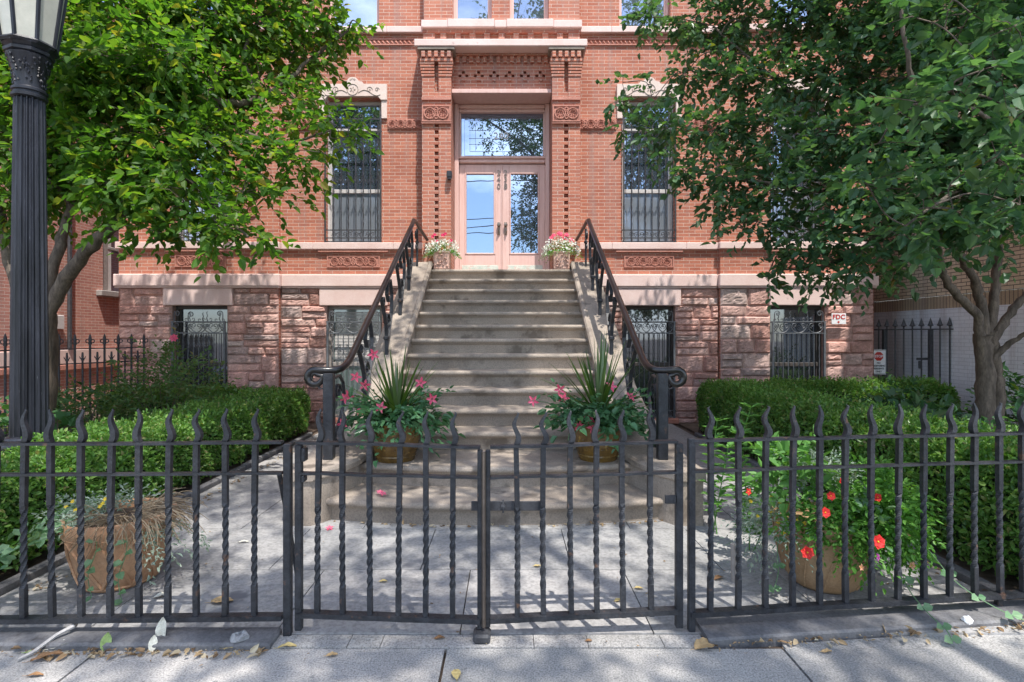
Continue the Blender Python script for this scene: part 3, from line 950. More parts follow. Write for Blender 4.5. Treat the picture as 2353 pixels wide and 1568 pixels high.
for s in (-1, 1):
    ld.tube([(cx + s * .5, yl, 5.05), (cx + s * .5, yl, 5.55)], .0025, 4); ld.tube([(cx + s * .36, yl, 5.05), (cx + s * .36, yl, 5.55)], .0025, 4)
    for z in (5.17, 5.28, 5.43): ld.tube([(cx + s * .26, yl, z), (cx + s * .62, yl, z)], .0025, 4)
    for k in range(3):
        ld.tube([(cx + s * (q), yl, 5.66 + .035 * math.sin(q * 24 + k)) for q in np.linspace(.02, .7, 24)], .0025, 4)
ld.tube([(cx + .2 * math.cos(k), yl, cz + .16 * math.sin(k)) for k in np.linspace(0, 2 * math.pi, 25)], .003, 4, False)
ld.build('leaded_lines', M['lead'], dfm)
o = link('house_number', text_mesh('240', .19, .003, M['white'], 'house_number'), dfm, (cx - .02, YD + .018, cz))
# three pale rungs of etched leading
door_mats = M['pinkwood']


def leaf(a, b, hand):
    mb = MB(); t = .058
    st_o, st_i = .105, .125
    la, lb = (a + st_o, b - st_i) if hand < 0 else (a + st_i, b - st_o)
    gz0, gz1 = 3.10, 4.625
    for q in ((a, la, ZD0, ZD1), (lb, b, ZD0, ZD1), (la, lb, gz1, ZD1), (la, lb, ZD0 + .10, gz0)):
        mb.bbox(q[0] + .001, q[1] - .001, YD - .03, YD + .03, q[2] + .001, q[3] - .001, .004)
    m_ = .028
    for q in ((la, la + m_, gz0, gz1), (lb - m_, lb, gz0, gz1), (la + m_, lb - m_, gz1 - m_, gz1), (la + m_, lb - m_, gz0, gz0 + m_)):
        mb.bbox(q[0], q[1], YD - .042, YD + .02, q[2], q[3], .008)
    d = mb.build('door', M['pinkwood'], house)
    MB().box(la + m_, lb - m_, YD, YD + .008, gz0 + m_, gz1 - m_).build('door_pane', M['door_glass'], d)
    k = MB(); k.bbox(la - .06, lb + .06, YD - .036, YD - .028, ZD0 + .01, ZD0 + .185, .003); k.build('kick_panel', M['bare_wood'], d)
    h = MB(); hx = b - .055 if hand < 0 else a + .058
    h.bbox(hx - .026, hx + .026, YD - .045, YD - .03, 3.46, 3.70, .012)
    h.lathe([(.0, 0), (.03, .004), (.036, .02), (.028, .04), (0, .046)], (0, 0, 0), 12, False)
    n = 12 * 5; vs = h.v[-n:]; h.v[-n:] = [(hx + p[0], YD - .05 - p[2], 3.645 + p[1]) for p in vs]
    h.tube([(hx, YD - .045, 3.61), (hx + hand * .006, YD - .085, 3.58), (hx + hand * .012, YD - .09, 3.53), (hx, YD - .045, 3.475)], [.012, .012, .014, .012], 7)
    h.build('handle', M['brass'], d, True)
    for i, c in enumerate('240' if hand < 0 else '238'):
        link('house_number', text_mesh(c, .135, .006, M['brass'], 'house_number'), d, (hx - .002, YD - .038, 4.615 - i * .125))
    return d


leaf(DL + .002, DM - .002, -1); leaf(DM + .012, DR - .002, 1)
MB().bbox(DM - .012, DM + .011, YD - .05, YD - .031, ZD0, ZD1, .004).build('door_astragal', M['pinkwood'], house)
lt = MB()
lt.bbox(-1.075, -.985, 9.39, 9.50, 4.33, 4.445, .012); lt.box(-1.06, -1.0, 9.40, 9.48, 4.305, 4.328)
tag(lt.build('wall_lantern', M['black']), 'small black box light fixed to the brick pillar left of the doors', 'wall light')

# ================================================================== entrance stairs
CX = -.12
TR, RI, NZ0, NY0 = .3165, .193, 2.71, 9.15
stairs = thing('entrance_stairs', (CX, 4.6, 0), 'brown stone entrance stairs with rounded treads between sloping side walls', 'stairs')


def step(nose_c, bulge, half, ztop, rise, back, n=1, end_back=0):
    N = 13 if bulge else 3
    prof = [(None, 0), (.03, 0)] + [(.03 - .03 * math.sin(q), -.03 + .03 * math.cos(q)) for q in np.linspace(.2, math.pi - .2, 7)] + [(.03, -.06), (.033, -.070), (.055, -.076), (.060, -.088), (.062, -rise)]
    rings = []
    for i in range(N):
        s = -1 + 2 * i / (N - 1)
        y = nose_c + bulge * (abs(s) ** 2.2)
        x = CX + half * s
        rings.append([(x, back if d is None else y + d, ztop + z) for d, z in prof] + [(x, back, ztop - rise)])
    mb = MB().loft(rings)
    return mb.build('step', M['brownstone'], stairs, True, angle=35)


for i in range(12):
    ny = NY0 - TR * i
    step(ny, 0, 1.20, NZ0 - RI * i, RI, (10.12 if i == 0 else ny + TR + .064), 1)
step(4.95, .17, 1.33, NZ0 - RI * 12, RI, 5.72)
step(4.49, .16, 1.47, NZ0 - RI * 13, NZ0 - RI * 13 - .008, 5.2)
us_ = MB(); us_.box(CX - 1.21, CX + 1.21, 9.45, 10.16, 2.3, 2.50); us_.build('landing_base', M['brownstone'], stairs)


def cheek_z(y):
    if y >= 9.15: return 2.83
    z = 2.83 - (9.15 - y) * RI / TR
    f = .46
    if z > f + .25: return z
    yk = 9.15 - (2.83 - f - .25) * TR / RI          # where the easing starts
    t = min(1, (yk - y) / .75)
    s = -(.25 * 2) / .75
    return f + .25 * (1 - t) ** 2 if t < 1 else f


for sgn in (-1, 1):
    ys = [9.84, 9.4, 9.15] + list(np.linspace(8.6, 6.2, 7)) + list(np.linspace(5.9, 4.90, 13)) + [4.8, 4.7, 4.62, 4.56, 4.535]
    body, cop = [], []
    for y in ys:
        t = max(0, min(1, (5.75 - y) / 1.1)); hi = 1.19 + .24 * t * t
        if y < 4.72: hi += .10 * ((4.72 - y) / .185) ** 2
        t2 = max(0, min(1, (6.2 - y) / 1.2)); ho = 1.55 + .22 * (3 * t2 * t2 - 2 * t2 ** 3)
        if y < 4.6: ho -= .03 * (4.6 - y) / .065
        z = cheek_z(y); tk = .075
        X = lambda h: CX + sgn * h
        body.append([(X(hi), y, -.05), (X(ho), y, -.05), (X(ho), y, z - tk), (X(hi), y, z - tk)])
        yy = y if y > 4.54 else 4.515
        cop.append([(X(hi - .03), yy, z - tk + .012), (X(hi - .018), yy, z - tk), (X(ho + .02), yy, z - tk), (X(ho + .02), yy, z - .012), (X(ho + .008), yy, z), (X(hi - .012), yy, z),
                    (X(hi - .03), yy, z - .02)])
    bo = MB().loft(body).build('side_wall', M['brownstone'], stairs)
    c = MB().loft(cop)
    # raised moulding along the inner edge of the slope
    mo = [[(CX + sgn * (1.162 + dx), y, cheek_z(y) + dz) for dx, dz in ((0, -.05), (.012, .004), (.05, .012), (.07, .0), (.07, -.05))] for y in ys if y > 5.7]
    c.loft(mo)
    c.build('coping', M['brownstone'], bo, True, angle=30)


# ------------------------------------------------ hand rails
def railing(sgn, label):
    rl = thing('stair_railing', (CX + sgn * 1.45, 5.0, .46), label, 'railing', 'iron railings of the entrance stairs')
    P = lambda h, y, z: (CX + sgn * h, y, z)
    sl_ = .617

    def rz(y): return 3.42 - (8.64 - y) * sl_
    pts = [P(1.30, 9.47, 3.26), P(1.34, 9.1, 3.34), P(1.375, 8.72, 3.43), P(1.385, 8.62, 3.42)]
    pts += [P(1.385 + .045 * t, 8.5 - 3.2 * t, rz(8.5 - 3.2 * t)) for t in np.linspace(0, 1, 9)]
    pts += [P(1.435, 5.2, 1.315), P(1.45, 5.1, 1.287), P(1.49, 5.03, 1.275), P(1.55, 5.0, 1.275), P(1.62, 4.99, 1.28)]
    pts += [P(1.655 + q[0], 4.985, 1.215 + q[1]) for q in [(.068 * math.cos(a), .068 * math.sin(a)) for a in np.linspace(R(95), R(-190), 12)]]
    pts += [P(1.655 + q[0], 4.985, 1.215 + q[1]) for q in [(.034 * math.cos(a), .034 * math.sin(a)) for a in np.linspace(R(-215), R(-400), 7)]]
    n = len(pts)
    rad = [.028] * 3 + [.034] * (n - 22) + [.034] * 6 + [.033 - .0016 * i for i in range(13)]
    rad = (rad + [.012] * n)[:n]
    MB().tube(pts, rad, 10).build('handrail', M['rail'], rl, True)
    nw = MB(); x = CX + sgn * 1.53
    nw.bbox(x - .045, x + .045, 4.955, 5.045, .462, 1.25, .005)
    nw.build('newel_post', M['iron'], rl)

    def sc(y, z, r, f, a0, turns=420, w=.028):
        return [(CX + sgn * 1.40, y + f * (q[0] - y), q[1]) for q in spiral(y, z, r, r * .25, a0, a0 + turns, 20)]
    nb = MB()
    zb = 1.24
    xs = CX + sgn * 1.50
    c = [(xs, 5.06, 1.20), (xs, 5.2, 1.22), (xs, 5.32, 1.14), (xs, 5.36, 1.02), (xs, 5.30, .88), (xs, 5.18, .76), (xs, 5.07, .68)]
    nb.strap(c, .03, .014, (1, 0, 0))
    nb.strap([(xs, 5.16 + (q[0]), q[1]) for q in spiral(0, 1.06, .085, .03, 0, 420, 18)], .03, .012, (1, 0, 0))
    nb.strap([(xs, 5.13 + (q[0]), q[1]) for q in spiral(0, .60, .075, .02, 80, 500, 18)], .03, .012, (1, 0, 0))
    nb.strap([(CX + sgn * (1.60 + q[0]), 4.985, q[1]) for q in spiral(0, 1.14, .05, .015, 60, 430, 14)], .03, .01, (0, 1, 0))
    nb.build('scroll_bracket', M['iron'], rl)
    for y in (5.85, 6.75, 7.6, 8.25, 9.0):
        b = MB(); zc = cheek_z(y); zr = rz(y) if y < 8.6 else 3.36
        xx = CX + sgn * (1.395 + (.03 if y < 6.5 else 0))
        hgt = zr - zc
        if y > 8.6:
            b.bbox(xx - .016, xx + .016, y - .016, y + .016, zc, zr, .003)
            for z, r, f in ((zr - .13, .08, 1), (zr - .3, .06, -1)):
                b.strap([(xx, y - .09 + f * q[0], q[1]) for q in spiral(0, z, r, r * .2, 90, 520, 20)], .026, .011, (1, 0, 0))
            b.bbox(xx - .03, xx + .03, y - .03, y + .03, zc + .38, zc + .42, .01)
        else:
            b.strap([(xx, y, zc - .04), (xx, y, zc + .2), (xx, y - .04, zc + hgt * .42), (xx, y - .17, zc + hgt * .62), (xx, y - .24, zc + hgt * .70)], .042, .018, (1, 0, 0))
            b.strap([(xx, y, zc + .10), (xx, y + .14, zc + hgt * .34), (xx, y + .27, zc + hgt * .58), (xx, y + .30, zc + hgt * .86), (xx, y + .20, zc + hgt * 1.06), (xx, y + .05, zc + hgt * 1.0), (xx, y, zc + hgt * .84), (xx, y + .08, zc + hgt * .74), (xx, y + .16, zc + hgt * .82)], .042, .018, (1, 0, 0))
            b.strap([(xx, y + .03 + q[0], q[1]) for q in spiral(0, zc + hgt * .46, .11, .025, 0, 430, 18)], .04, .014, (1, 0, 0))
            b.strap([(xx, y - .20 + q[0], q[1]) for q in spiral(0, zc + hgt * .74, .07, .015, 180, 560, 16)], .04, .014, (1, 0, 0))
            b.bbox(xx - .035, xx + .035, y - .035, y + .035, zc + .17, zc + .225, .014)
            b.bbox(xx - .022, xx + .022, y - .018, y + .018, zc - .03, zc + .2, .004)
        b.build('scroll_bracket', M['iron'], rl)
    return rl


railing(-1, 'black iron scrolled handrail on the left side of the entrance stairs')
railing(1, 'black iron scrolled handrail on the right side of the entrance stairs')

# ================================================================== iron fence and gates


def picket_mesh(name, seed, flip=1):
    rd = random.Random(seed)
    rings = []; am = rd.uniform(.0105, .0145); tn = rd.uniform(2.0, 2.45); ta = rd.uniform(600, 800); bend = rd.uniform(-.005, .005)
    z0, z1 = .10, 1.035
    tw0, tw1 = .27, .69
    zs = list(np.linspace(z0, tw0, 3)) + list(np.linspace(tw0 + .01, tw1, 44)) + list(np.linspace(tw1 + .02, z1, 6)) + list(np.linspace(z1 + .012, 1.215, 16))
    for z in zs:
        h = hy = .0132; ang = 0; ox = 0
        if tw0 < z <= tw1:
            t = (z - tw0) / (tw1 - tw0); ang = R(ta) * t; e = min(1, t / .08, (1 - t) / .08)
            h = hy = .0132 - .0016 * e
        if z > z1:
            t = (z - z1) / .18
            ox = flip * (am * math.sin(t * math.pi * tn + .15) + .006 * t)
            h = .0132 * (1 - t ** 3) ** .7 * (1 - .38 * t) + .0022; hy = .0132 * (1 - t ** 2) + .003
        ox += bend * math.sin((z - z0) / (z1 - z0) * math.pi) if z < z1 else 0
        if ang == 0 and z > tw1: ang = R(round(ta / 90) * 90)
        if z > z1: ang = 0
        ring = []
        for sx, sy in ((-1, -1), (1, -1), (1, 1), (-1, 1)):
            x, y = sx * h, sy * hy
            ring.append((ox + x * math.cos(ang) - y * math.sin(ang), x * math.sin(ang) + y * math.cos(ang), z))
        rings.append(ring)
    return MB().loft(rings).mesh(name, M['iron'])


PK = [picket_mesh('picket', k, 1 if k % 4 else -1) for k in range(1, 9)]


def along(u, A, B):
    """point on the ground line A-B seen at pixel column u of the photograph"""
    k = (u - U0) / FOC
    dx, dy = B[0] - A[0], B[1] - A[1]
    t = (k * A[1] - A[0]) / (dx - k * dy)
    return (A[0] + t * dx, A[1] + t * dy)


def railing_bar(parent, A, B, za, zb, dep, th, name='rail', wob=0):
    d = Vector((B[0] - A[0], B[1] - A[1], 0)).normalized(); nrm = Vector((-d.y, d.x, 0))
    n = 14; rings = []; rd = random.Random(int(za * 1000) + int(A[0] * 10))
    for i in range(n + 1):
        t = i / n
        p = Vector((A[0] + (B[0] - A[0]) * t, A[1] + (B[1] - A[1]) * t, za + (zb - za) * t + (rd.uniform(-wob, wob) if 0 < i < n else 0)))
        rings.append([p + nrm * (sy * dep / 2) + Vector((0, 0, sz * th / 2)) for sy, sz in ((-1, -1), (1, -1), (1, 1), (-1, 1))])
    return MB().loft(rings).build(name, M['iron'], parent)


def fence(name, label, cat, A, B, us, ztop, zmid, zbot, group, flips=0, frame=None, extra=None):
    root = thing(name, (A[0], A[1], 0), label, cat, group)
    for (za, zb), dep, th in ((ztop, .042, .014), (zmid, .036, .013), (zbot, .05, .026)):
        railing_bar(root, A, B, za, zb, dep, th, wob=.0025 if th < .02 else .001)
    ang = math.atan2(B[1] - A[1], B[0] - A[0])
    L = math.hypot(B[0] - A[0], B[1] - A[1])
    for i, u in enumerate(us):
        p = along(u, A, B)
        t = math.hypot(p[0] - A[0], p[1] - A[1]) / L
        me = PK[(i * 5 + flips * 3 + (i // 5)) % 8]
        dz = ztop[0] + (ztop[1] - ztop[0]) * t - 1.03
        o = link('picket', me, root, (p[0] - A[0], p[1] - A[1], dz), ang)
        o.rotation_euler[1] = R(random.Random(i * 7 + flips).uniform(-.7, .7))
    return root


random.seed(3)
LA, LB = (-5.6, 2.80), (-1.205, 2.90)
usL = [54.7 - 66.3 * k for k in range(12, 0, -1)] + [54.7, 121, 187.5, 253, 319.6, 385, 451, 517.7, 584]
fl = fence('iron_fence', 'black wrought iron fence with twisted pickets and wavy tips left of the double gate', 'fence', LA, LB, usL, (1.02, 1.03), (.862, .866), (.10, .10), 'fence and gates of twisted iron pickets')


def post(root, x, y, z0, z1, w=.052, name='post'):
    return MB().bbox(x - w / 2, x + w / 2, y - w / 2, y + w / 2, z0, z1, .004).build(name, M['iron'], root)


post(fl, -1.178, 2.902, .0, 1.022, .040)
MB().tube([(-1.235, 2.93, .85), (-1.26, 3.1, .56), (-1.315, 3.42, .0)], .014, 6).build('brace', M['iron'], fl)
g1A, g1B = (-1.128, 2.90), (-.15, 2.865)
g1 = fence('gate', 'left leaf of the black iron double gate in front of the stairs', 'gate', g1A, g1B, [729, 788, 851, 915, 978, 1040], (1.03, 1.012), (.866, .85), (.115, .10), 'fence and gates of twisted iron pickets', 2)
post(g1, -1.118, 2.90, .03, 1.018, .036, 'stile'); post(g1, -.151, 2.866, .055, .998, .028, 'stile')
hb = MB(); hb.bbox(-1.098, -1.078, 2.875, 2.925, .93, 1.0, .004); hb.bbox(-1.098, -1.082, 2.875, 2.925, .82, .855, .004); hb.build('hinge', M['iron'], g1)
g2A, g2B = (-.098, 2.872), (.905, 2.925)
g2 = fence('gate', 'right leaf of the black iron double gate, with the flat lock plate', 'gate', g2A, g2B, [1188.6, 1249, 1313.6, 1372, 1432.8, 1497], (1.010, 1.028), (.848, .864), (.10, .12), 'fence and gates of twisted iron pickets', 4)
post(g2, -.110, 2.874, .06, .995, .026, 'stile'); post(g2, .915, 2.926, .03, 1.02, .038, 'stile')
lk = MB(); lk.bbox(-.200, .192, 2.905, 2.915, .662, .712, .002)
lk.lathe([(.0, 0), (.012, .0), (.012, .02), (0, .022)], (0, 0, 0), 8, False)
vs = lk.v[-32:]; lk.v[-32:] = [(-.03 + p[0], 2.905 - p[2], .69 + p[1]) for p in vs]
lk.tube([(-.03, 2.895, .722), (-.03, 2.885, .69), (-.03, 2.895, .655)], .005, 5)
lk.build('lock_plate', M['iron2'], g2)
cp_ = MB(); cp_.tube([(-.131, 2.845, .075), (-.131, 2.846, .99)], .011, 7); cp_.build('drop_bolt', M['brass'], g2)
pl = MB(); pl.bbox(.835, .892, 2.90, 2.915, .70, .745, .002); pl.build('hinge_plate', M['iron'], g2)
gs = MB(); gs.bbox(-.185, -.095, 2.80, 2.90, .004, .052, .012); tag(gs.build('gate_stop', M['iron2']), 'small dark iron gate stop block on the ground under the meeting gates', 'gate stop')
RA, RB = (.975, 2.93), (4.6, 3.335)
usR = [1631.5, 1696, 1758.5, 1821, 1883.5, 1943, 2003.5, 2063, 2123, 2182, 2240, 2299, 2352, 2410, 2466, 2520, 2575, 2630]
fr_ = fence('iron_fence', 'black wrought iron fence with twisted pickets and wavy tips right of the double gate', 'fence', RA, RB, usR, (1.032, 1.03), (.866, .872), (.10, .10), 'fence and gates of twisted iron pickets', 5)
post(fr_, .984, 2.932, .0, 1.045, .036)
pf = along(2302, RA, RB); post(fr_, pf[0], pf[1] + .02, .0, .10, .035)
pg = MB(); pg.tube([(1.45, 3.51, .0), (1.43, 3.47, .27)], .015, 6)
tag(pg.build('iron_stub', M['greywood']), 'short rusty iron stub standing in the paving left of the brown pot', 'stub')

# ------------------------------------------------ left property fence (fleur-de-lis)
lf = thing('spear_fence', (-6.41, 9.6, 0), 'old black iron side fence with fleur-de-lis tips by the left house corner', 'fence')
FA, FB = Vector((-6.41, 9.6)), Vector((-7.55, 5.9))
dF = (FB - FA).normalized(); L = (FB - FA).length
for z in (1.384, 1.155, .2):
    a, b = FA, FB
    nrm = Vector((-dF.y, dF.x))
    rings = [[(p.x + nrm.x * s * .02, p.y + nrm.y * s * .02, z + q * .009) for s, q in ((-1, -1), (1, -1), (1, 1), (-1, 1))] for p in (a, b)]
    MB().loft(rings).build('rail', M['iron2'], lf)
tall = MB(); tall.tube([(0, 0, .0), (0, 0, 1.50)], .016, 6)
tall.tube([(0, 0, 1.47), (0, 0, 1.52), (0, 0, 1.57), (0, 0, 1.625)], [.016, .024, .02, .003], 6)
tall.tube([(0, 0, 1.45), (0, 0, 1.48)], .025, 6)
for s in (-1, 1):
    tall.tube([(s * .012, 0, 1.46)] + [(s * (.042 + q[0]), 0, 1.505 + q[1]) for q in [(.026 * math.cos(a), .03 * math.sin(a)) for a in np.linspace(R(160), R(-130), 10)]], .008, 5)
tme = tall.mesh('tall_bar', M['iron2'])
sh = MB(); sh.tube([(0, 0, 0), (0, 0, 1.26)], .014, 6); sh.tube([(0, 0, 1.2), (0, 0, 1.23)], .024, 6); sh.tube([(0, 0, 1.25), (0, 0, 1.33)], [.018, .012], 6)
for s in (-1, 1): sh.tube([(s * .01, 0, 1.225), (s * .035, 0, 1.235), (s * .05, 0, 1.268)], [.011, .009, .003], 5)
sme = sh.mesh('short_bar', M['iron2'])
n = int(L / .23)
for i in range(n):
    p = FA + dF * (.03 + .23 * i)
    link('tall_bar', tme, lf, (p.x - FA.x, p.y - FA.y, 0))
    q = p + dF * .115
    link('short_bar', sme, lf, (q.x - FA.x, q.y - FA.y, 0))

# ------------------------------------------------ alley gate with arrow tips at right
ag = thing('alley_gate', (6.6, 10.28, 0), 'black iron alley gate with arrow tips between the brownstone corner and the white wall', 'gate')
GA, GB = Vector((6.575, 10.45)), Vector((7.385, 9.03)); dG = (GB - GA).normalized(); L = (GB - GA).length; nrm = Vector((-dG.y, dG.x))
for z in (1.70, .62, .25):
    MB().loft([[(p.x + nrm.x * s * .015, p.y + nrm.y * s * .015, z + q * .011) for s, q in ((-1, -1), (1, -1), (1, 1), (-1, 1))] for p in (GA, GB)]).build('rail', M['iron2'], ag)
b = MB(); b.tube([(0, 0, .05), (0, 0, 1.76)], .012, 6); b.tube([(0, 0, 1.75), (0, 0, 1.765), (0, 0, 1.80), (0, 0, 1.90)], [.012, .045, .03, .002], 6)
bme = b.mesh('bar', M['iron2'])
b = MB(); b.tube([(0, 0, .05), (0, 0, .70)], .011, 6); b.tube([(0, 0, .69), (0, 0, .70), (0, 0, .80)], [.012, .04, .002], 6)
b2 = b.mesh('short_bar', M['iron2'])
n = 12
for i in range(n):
    p = GA + dG * (L * (i + .6) / n)
    link('bar', bme, ag, (p.x - 6.6, p.y - 10.28, 0))
    q = p + dG * (L / n / 2)
    if i < n - 1: link('short_bar', b2, ag, (q.x - 6.6, q.y - 10.28, 0))
for t in (.36, .80):
    p = GA + dG * (L * t)
    MB().bbox(p.x - .03, p.x + .03, p.y - .03, p.y + .03, 0, 1.70, .004).build('gate_post', M['iron2'], ag)
p = GA + dG * (L * .72); lb = MB(); lb.bbox(p.x - .1, p.x + .1, p.y - .03, p.y, 1.17, 1.21, .005); lb.bbox(p.x - .07, p.x - .02, p.y - .04, p.y, 1.02, 1.16, .01); lb.build('latch', M['iron2'], ag)

# ------------------------------------------------ signs
sg = thing('stop_sign', (6.71, 9.87, 1.1), 'white STOP no trespassing sign with a red octagon on the alley gate', 'sign')
mb = MB(); mb.bbox(6.566, 6.852, 9.87, 9.878, .885, 1.335, .003); mb.build('plate', M['white'], sg)
bo = MB()
for q in ((6.573, 6.845, 1.318, 1.324), (6.573, 6.845, .896, .902), (6.573, 6.579, .902, 1.318), (6.839, 6.845, .902, 1.318)): bo.box(q[0], q[1], 9.867, 9.869, q[2], q[3])
bo.build('border', M['navy'], sg)
oc = [(6.712 + .085 * math.cos(R(22.5 + 45 * k)), 1.215 + .085 * math.sin(R(22.5 + 45 * k))) for k in range(8)]
MB().prism_xz(oc, 9.866, 9.8685).build('octagon', M['red'], sg)
link('lettering', text_mesh('STOP', .062, .001, M['white'], 'lettering', bold=.0015), sg, (.002, -.0055, .115))
for i, tx_ in enumerate(('NO', 'TRESPASSING', 'RESIDENTS', 'ONLY')):
    link('lettering', text_mesh(tx_, .041, .001, M['navy'], 'lettering', space=.95, bold=.001), sg, (0, -.004, -.005 - .052 * i))
fd = thing('connection_sign', (5.855, 9.65, 1.89), 'small white FDC sign with red letters beside the right basement window', 'sign')
MB().bbox(5.73, 5.985, 9.652, 9.66, 1.795, 1.985, .003).build('plate', M['white'], fd)
link('lettering', text_mesh('FDC', .112, .001, M['red'], 'lettering', space=1.08, bold=.0035), fd, (0, -.001, .03))
ar = MB(); ar.prism_xz([(5.85 - .006, 1.855), (5.85 + .006, 1.855), (5.85 + .006, 1.84), (5.85 + .028, 1.84), (5.85, 1.81), (5.85 - .028, 1.84), (5.85 - .006, 1.84)], 9.649, 9.6515)
ar.build('arrow', M['red'], fd)

# ------------------------------------------------ street lamp
LX, LY = -4.36, 4.95
lp = thing('street_lamp', (LX, LY, 0), 'black cast iron street lamp with a fluted shaft and frosted lantern behind the left hedge', 'street lamp')
b = MB(); b.lathe([(0.2400, 0), (0.2400, .42), (0.2160, .45), (0.2000, .56), (0.1960, .575), (0.2096, .59), (0.2144, .61), (0.2040, .632), (0.1800, .64), (0.1720, .655), (0.1800, .668), (0.1720, .685), (0.1440, .695)], (LX, LY, 0), 40)
b.build('base', M['lamp_iron'], lp, True)
b = MB(); rings = []
for z in np.linspace(.69, 3.745, 26):
    t = (z - .69) / 3.055; r = .140 - .027 * t ** 1.2
    ring = []
    NF = 18
    for k in range(NF * 6):
        a = 2 * math.pi * k / (NF * 6); ph = (k % 6) / 6
        d = 0 if ph < .17 else -.019 * math.sin(math.pi * (ph - .17) / .83) ** .8
        ring.append((LX + (r + d) * math.cos(a), LY + (r + d) * math.sin(a), z))
    rings.append(ring)
b.loft(rings); b.build('shaft', M['lamp_iron'], lp, True, angle=50)
b = MB(); b.lathe([(0.1160, 3.735), (0.1320, 3.745), (0.1344, 3.765), (0.1200, 3.775), (0.1200, 3.79), (0.1320, 3.80), (0.1320, 3.82), (0.1160, 3.835)], (LX, LY, 0), 28)
prof = [(0.1120, 3.83), (0.1136, 3.9), (0.1240, 3.98), (0.1440, 4.05), (0.1640, 4.10), (0.1680, 4.115), (0.1560, 4.125)]
b.lathe(prof, (LX, LY, 0), 28)
rg = random.Random(8)
for k in range(150):
    a = rg.uniform(0, 2 * math.pi); z = rg.uniform(3.85, 4.09); r = np.interp(z, [p[1] for p in prof[:6]], [p[0] for p in prof[:6]]) + .004
    c = Vector((LX + r * math.cos(a), LY + r * math.sin(a), z)); tn = Vector((-math.sin(a), math.cos(a), 0)); q = rg.uniform(.011, .022)
    od = Vector((math.cos(a), math.sin(a), 0)) * .008
    b.add([c - tn * q * .6, c - Vector((0, 0, q)), c + tn * q * .6, c + Vector((0, 0, q * 1.2)), c + od], [(0, 1, 4), (1, 2, 4), (2, 3, 4), (3, 0, 4)])
b.build('capital', M['lamp_iron'], lp, True, angle=30)
b = MB(); b.lathe([(0.1520, 4.12), (0.1800, 4.135), (0.1840, 4.16), (0.1680, 4.17), (0.1960, 4.20), (0.2000, 4.225), (0.1760, 4.235)], (LX, LY, 0), 8)
ax = [R(11 + 45 * k) for k in range(8)]
r0, r1, zb, zt = .195, .30, 4.22, 5.05
for a in ax:
    b.tube([(LX + r0 * math.cos(a), LY + r0 * math.sin(a), zb), (LX + r1 * math.cos(a), LY + r1 * math.sin(a), zt)], .017, 5)
for rr, zz in ((r0, zb), (r1, zt)):
    b.tube([(LX + rr * math.cos(a), LY + rr * math.sin(a), zz) for a in ax + ax[:1]], .022, 5, False)
b.lathe([(0.3200, 5.05), (0.3280, 5.08), (0.2000, 5.3), (0.0800, 5.42), (0.0400, 5.45), (0.0320, 5.55), (0.0000, 5.6)], (LX, LY, 0), 8)
b.build('lantern_frame', M['lamp_iron'], lp)
b = MB()
for k in range(8):
    a, c = ax[k], ax[(k + 1) % 8]
    b.quad(*[(LX + r * .985 * math.cos(q), LY + r * .985 * math.sin(q), z) for r, q, z in ((r0, a, zb), (r0, c, zb), (r1, c, zt), (r1, a, zt))])
b.build('lantern_panel', M['lamp_glass'], lp)

# ================================================================== neighbours
nb = thing('neighbour_house', (-9.1, 10, 0), 'neighbouring red brick house with a grey stone course across the left alley', 'building')
w = MB(); XW = -9.1
for y0, y1, z0, z1 in ((5.0, 12.2, 0, 9), (13.2, 17, 0, 9), (12.2, 13.2, 0, 2.6), (12.2, 13.2, 4.6, 9)):
    w.quad((XW, y0, z0), (XW, y1, z0), (XW, y1, z1), (XW, y0, z1))
for q in (((XW, 12.2, 2.6), (XW - .2, 12.2, 2.6), (XW - .2, 12.2, 4.6), (XW, 12.2, 4.6)), ((XW, 13.2, 2.6), (XW - .2, 13.2, 2.6), (XW - .2, 13.2, 4.6), (XW, 13.2, 4.6))): w.quad(*q)
w.quad((XW - 10, 5, 0), (XW, 5, 0), (XW, 5, 9), (XW - 10, 5, 9)); w.quad((XW - 10, 5, 9), (XW, 5, 9), (XW, 17, 9), (XW - 10, 17, 9))
w.build('wall', M['brick2'], nb)
MB().bbox(XW - .02, XW + .05, 5.0, 17, 1.0, 1.30, .01).build('stone_course', M['pinkstone'], nb)
MB().bbox(XW - .02, XW + .07, 5.0, 17, .88, .996, .01).build('ledge', M['terra'], nb)
f = MB()
f.bbox(XW - .15, XW - .02, 12.205, 12.38, 2.62, 4.6, .01); f.bbox(XW - .15, XW - .02, 13.02, 13.195, 2.62, 4.6, .01); f.bbox(XW - .15, XW - .02, 12.38, 13.02, 3.55, 3.62, .01)
wf = f.build('window', M['greywood'], nb)
MB().bbox(XW - .14, XW - .03, 12.385, 12.5, 2.62, 4.6, .008).build('frame', M['whitewood'], wf)
MB().box(XW - .13, XW - .12, 12.38, 13.02, 2.62, 4.6).build('pane', M['glass'], wf)
MB().bbox(XW - .1, XW + .12, 12.0, 13.4, 2.47, 2.6, .015).build('sill', M['greywood'], wf)
MB().tube([(XW + .06, 11.2, 1.32), (XW + .06, 11.2, 8.9)], .04, 8).build('downpipe', M['iron2'], nb, True)
MB().bbox(XW, XW + .12, 10.75, 11.0, 1.72, 2.0, .01).build('meter_box', M['whitewood'], nb)

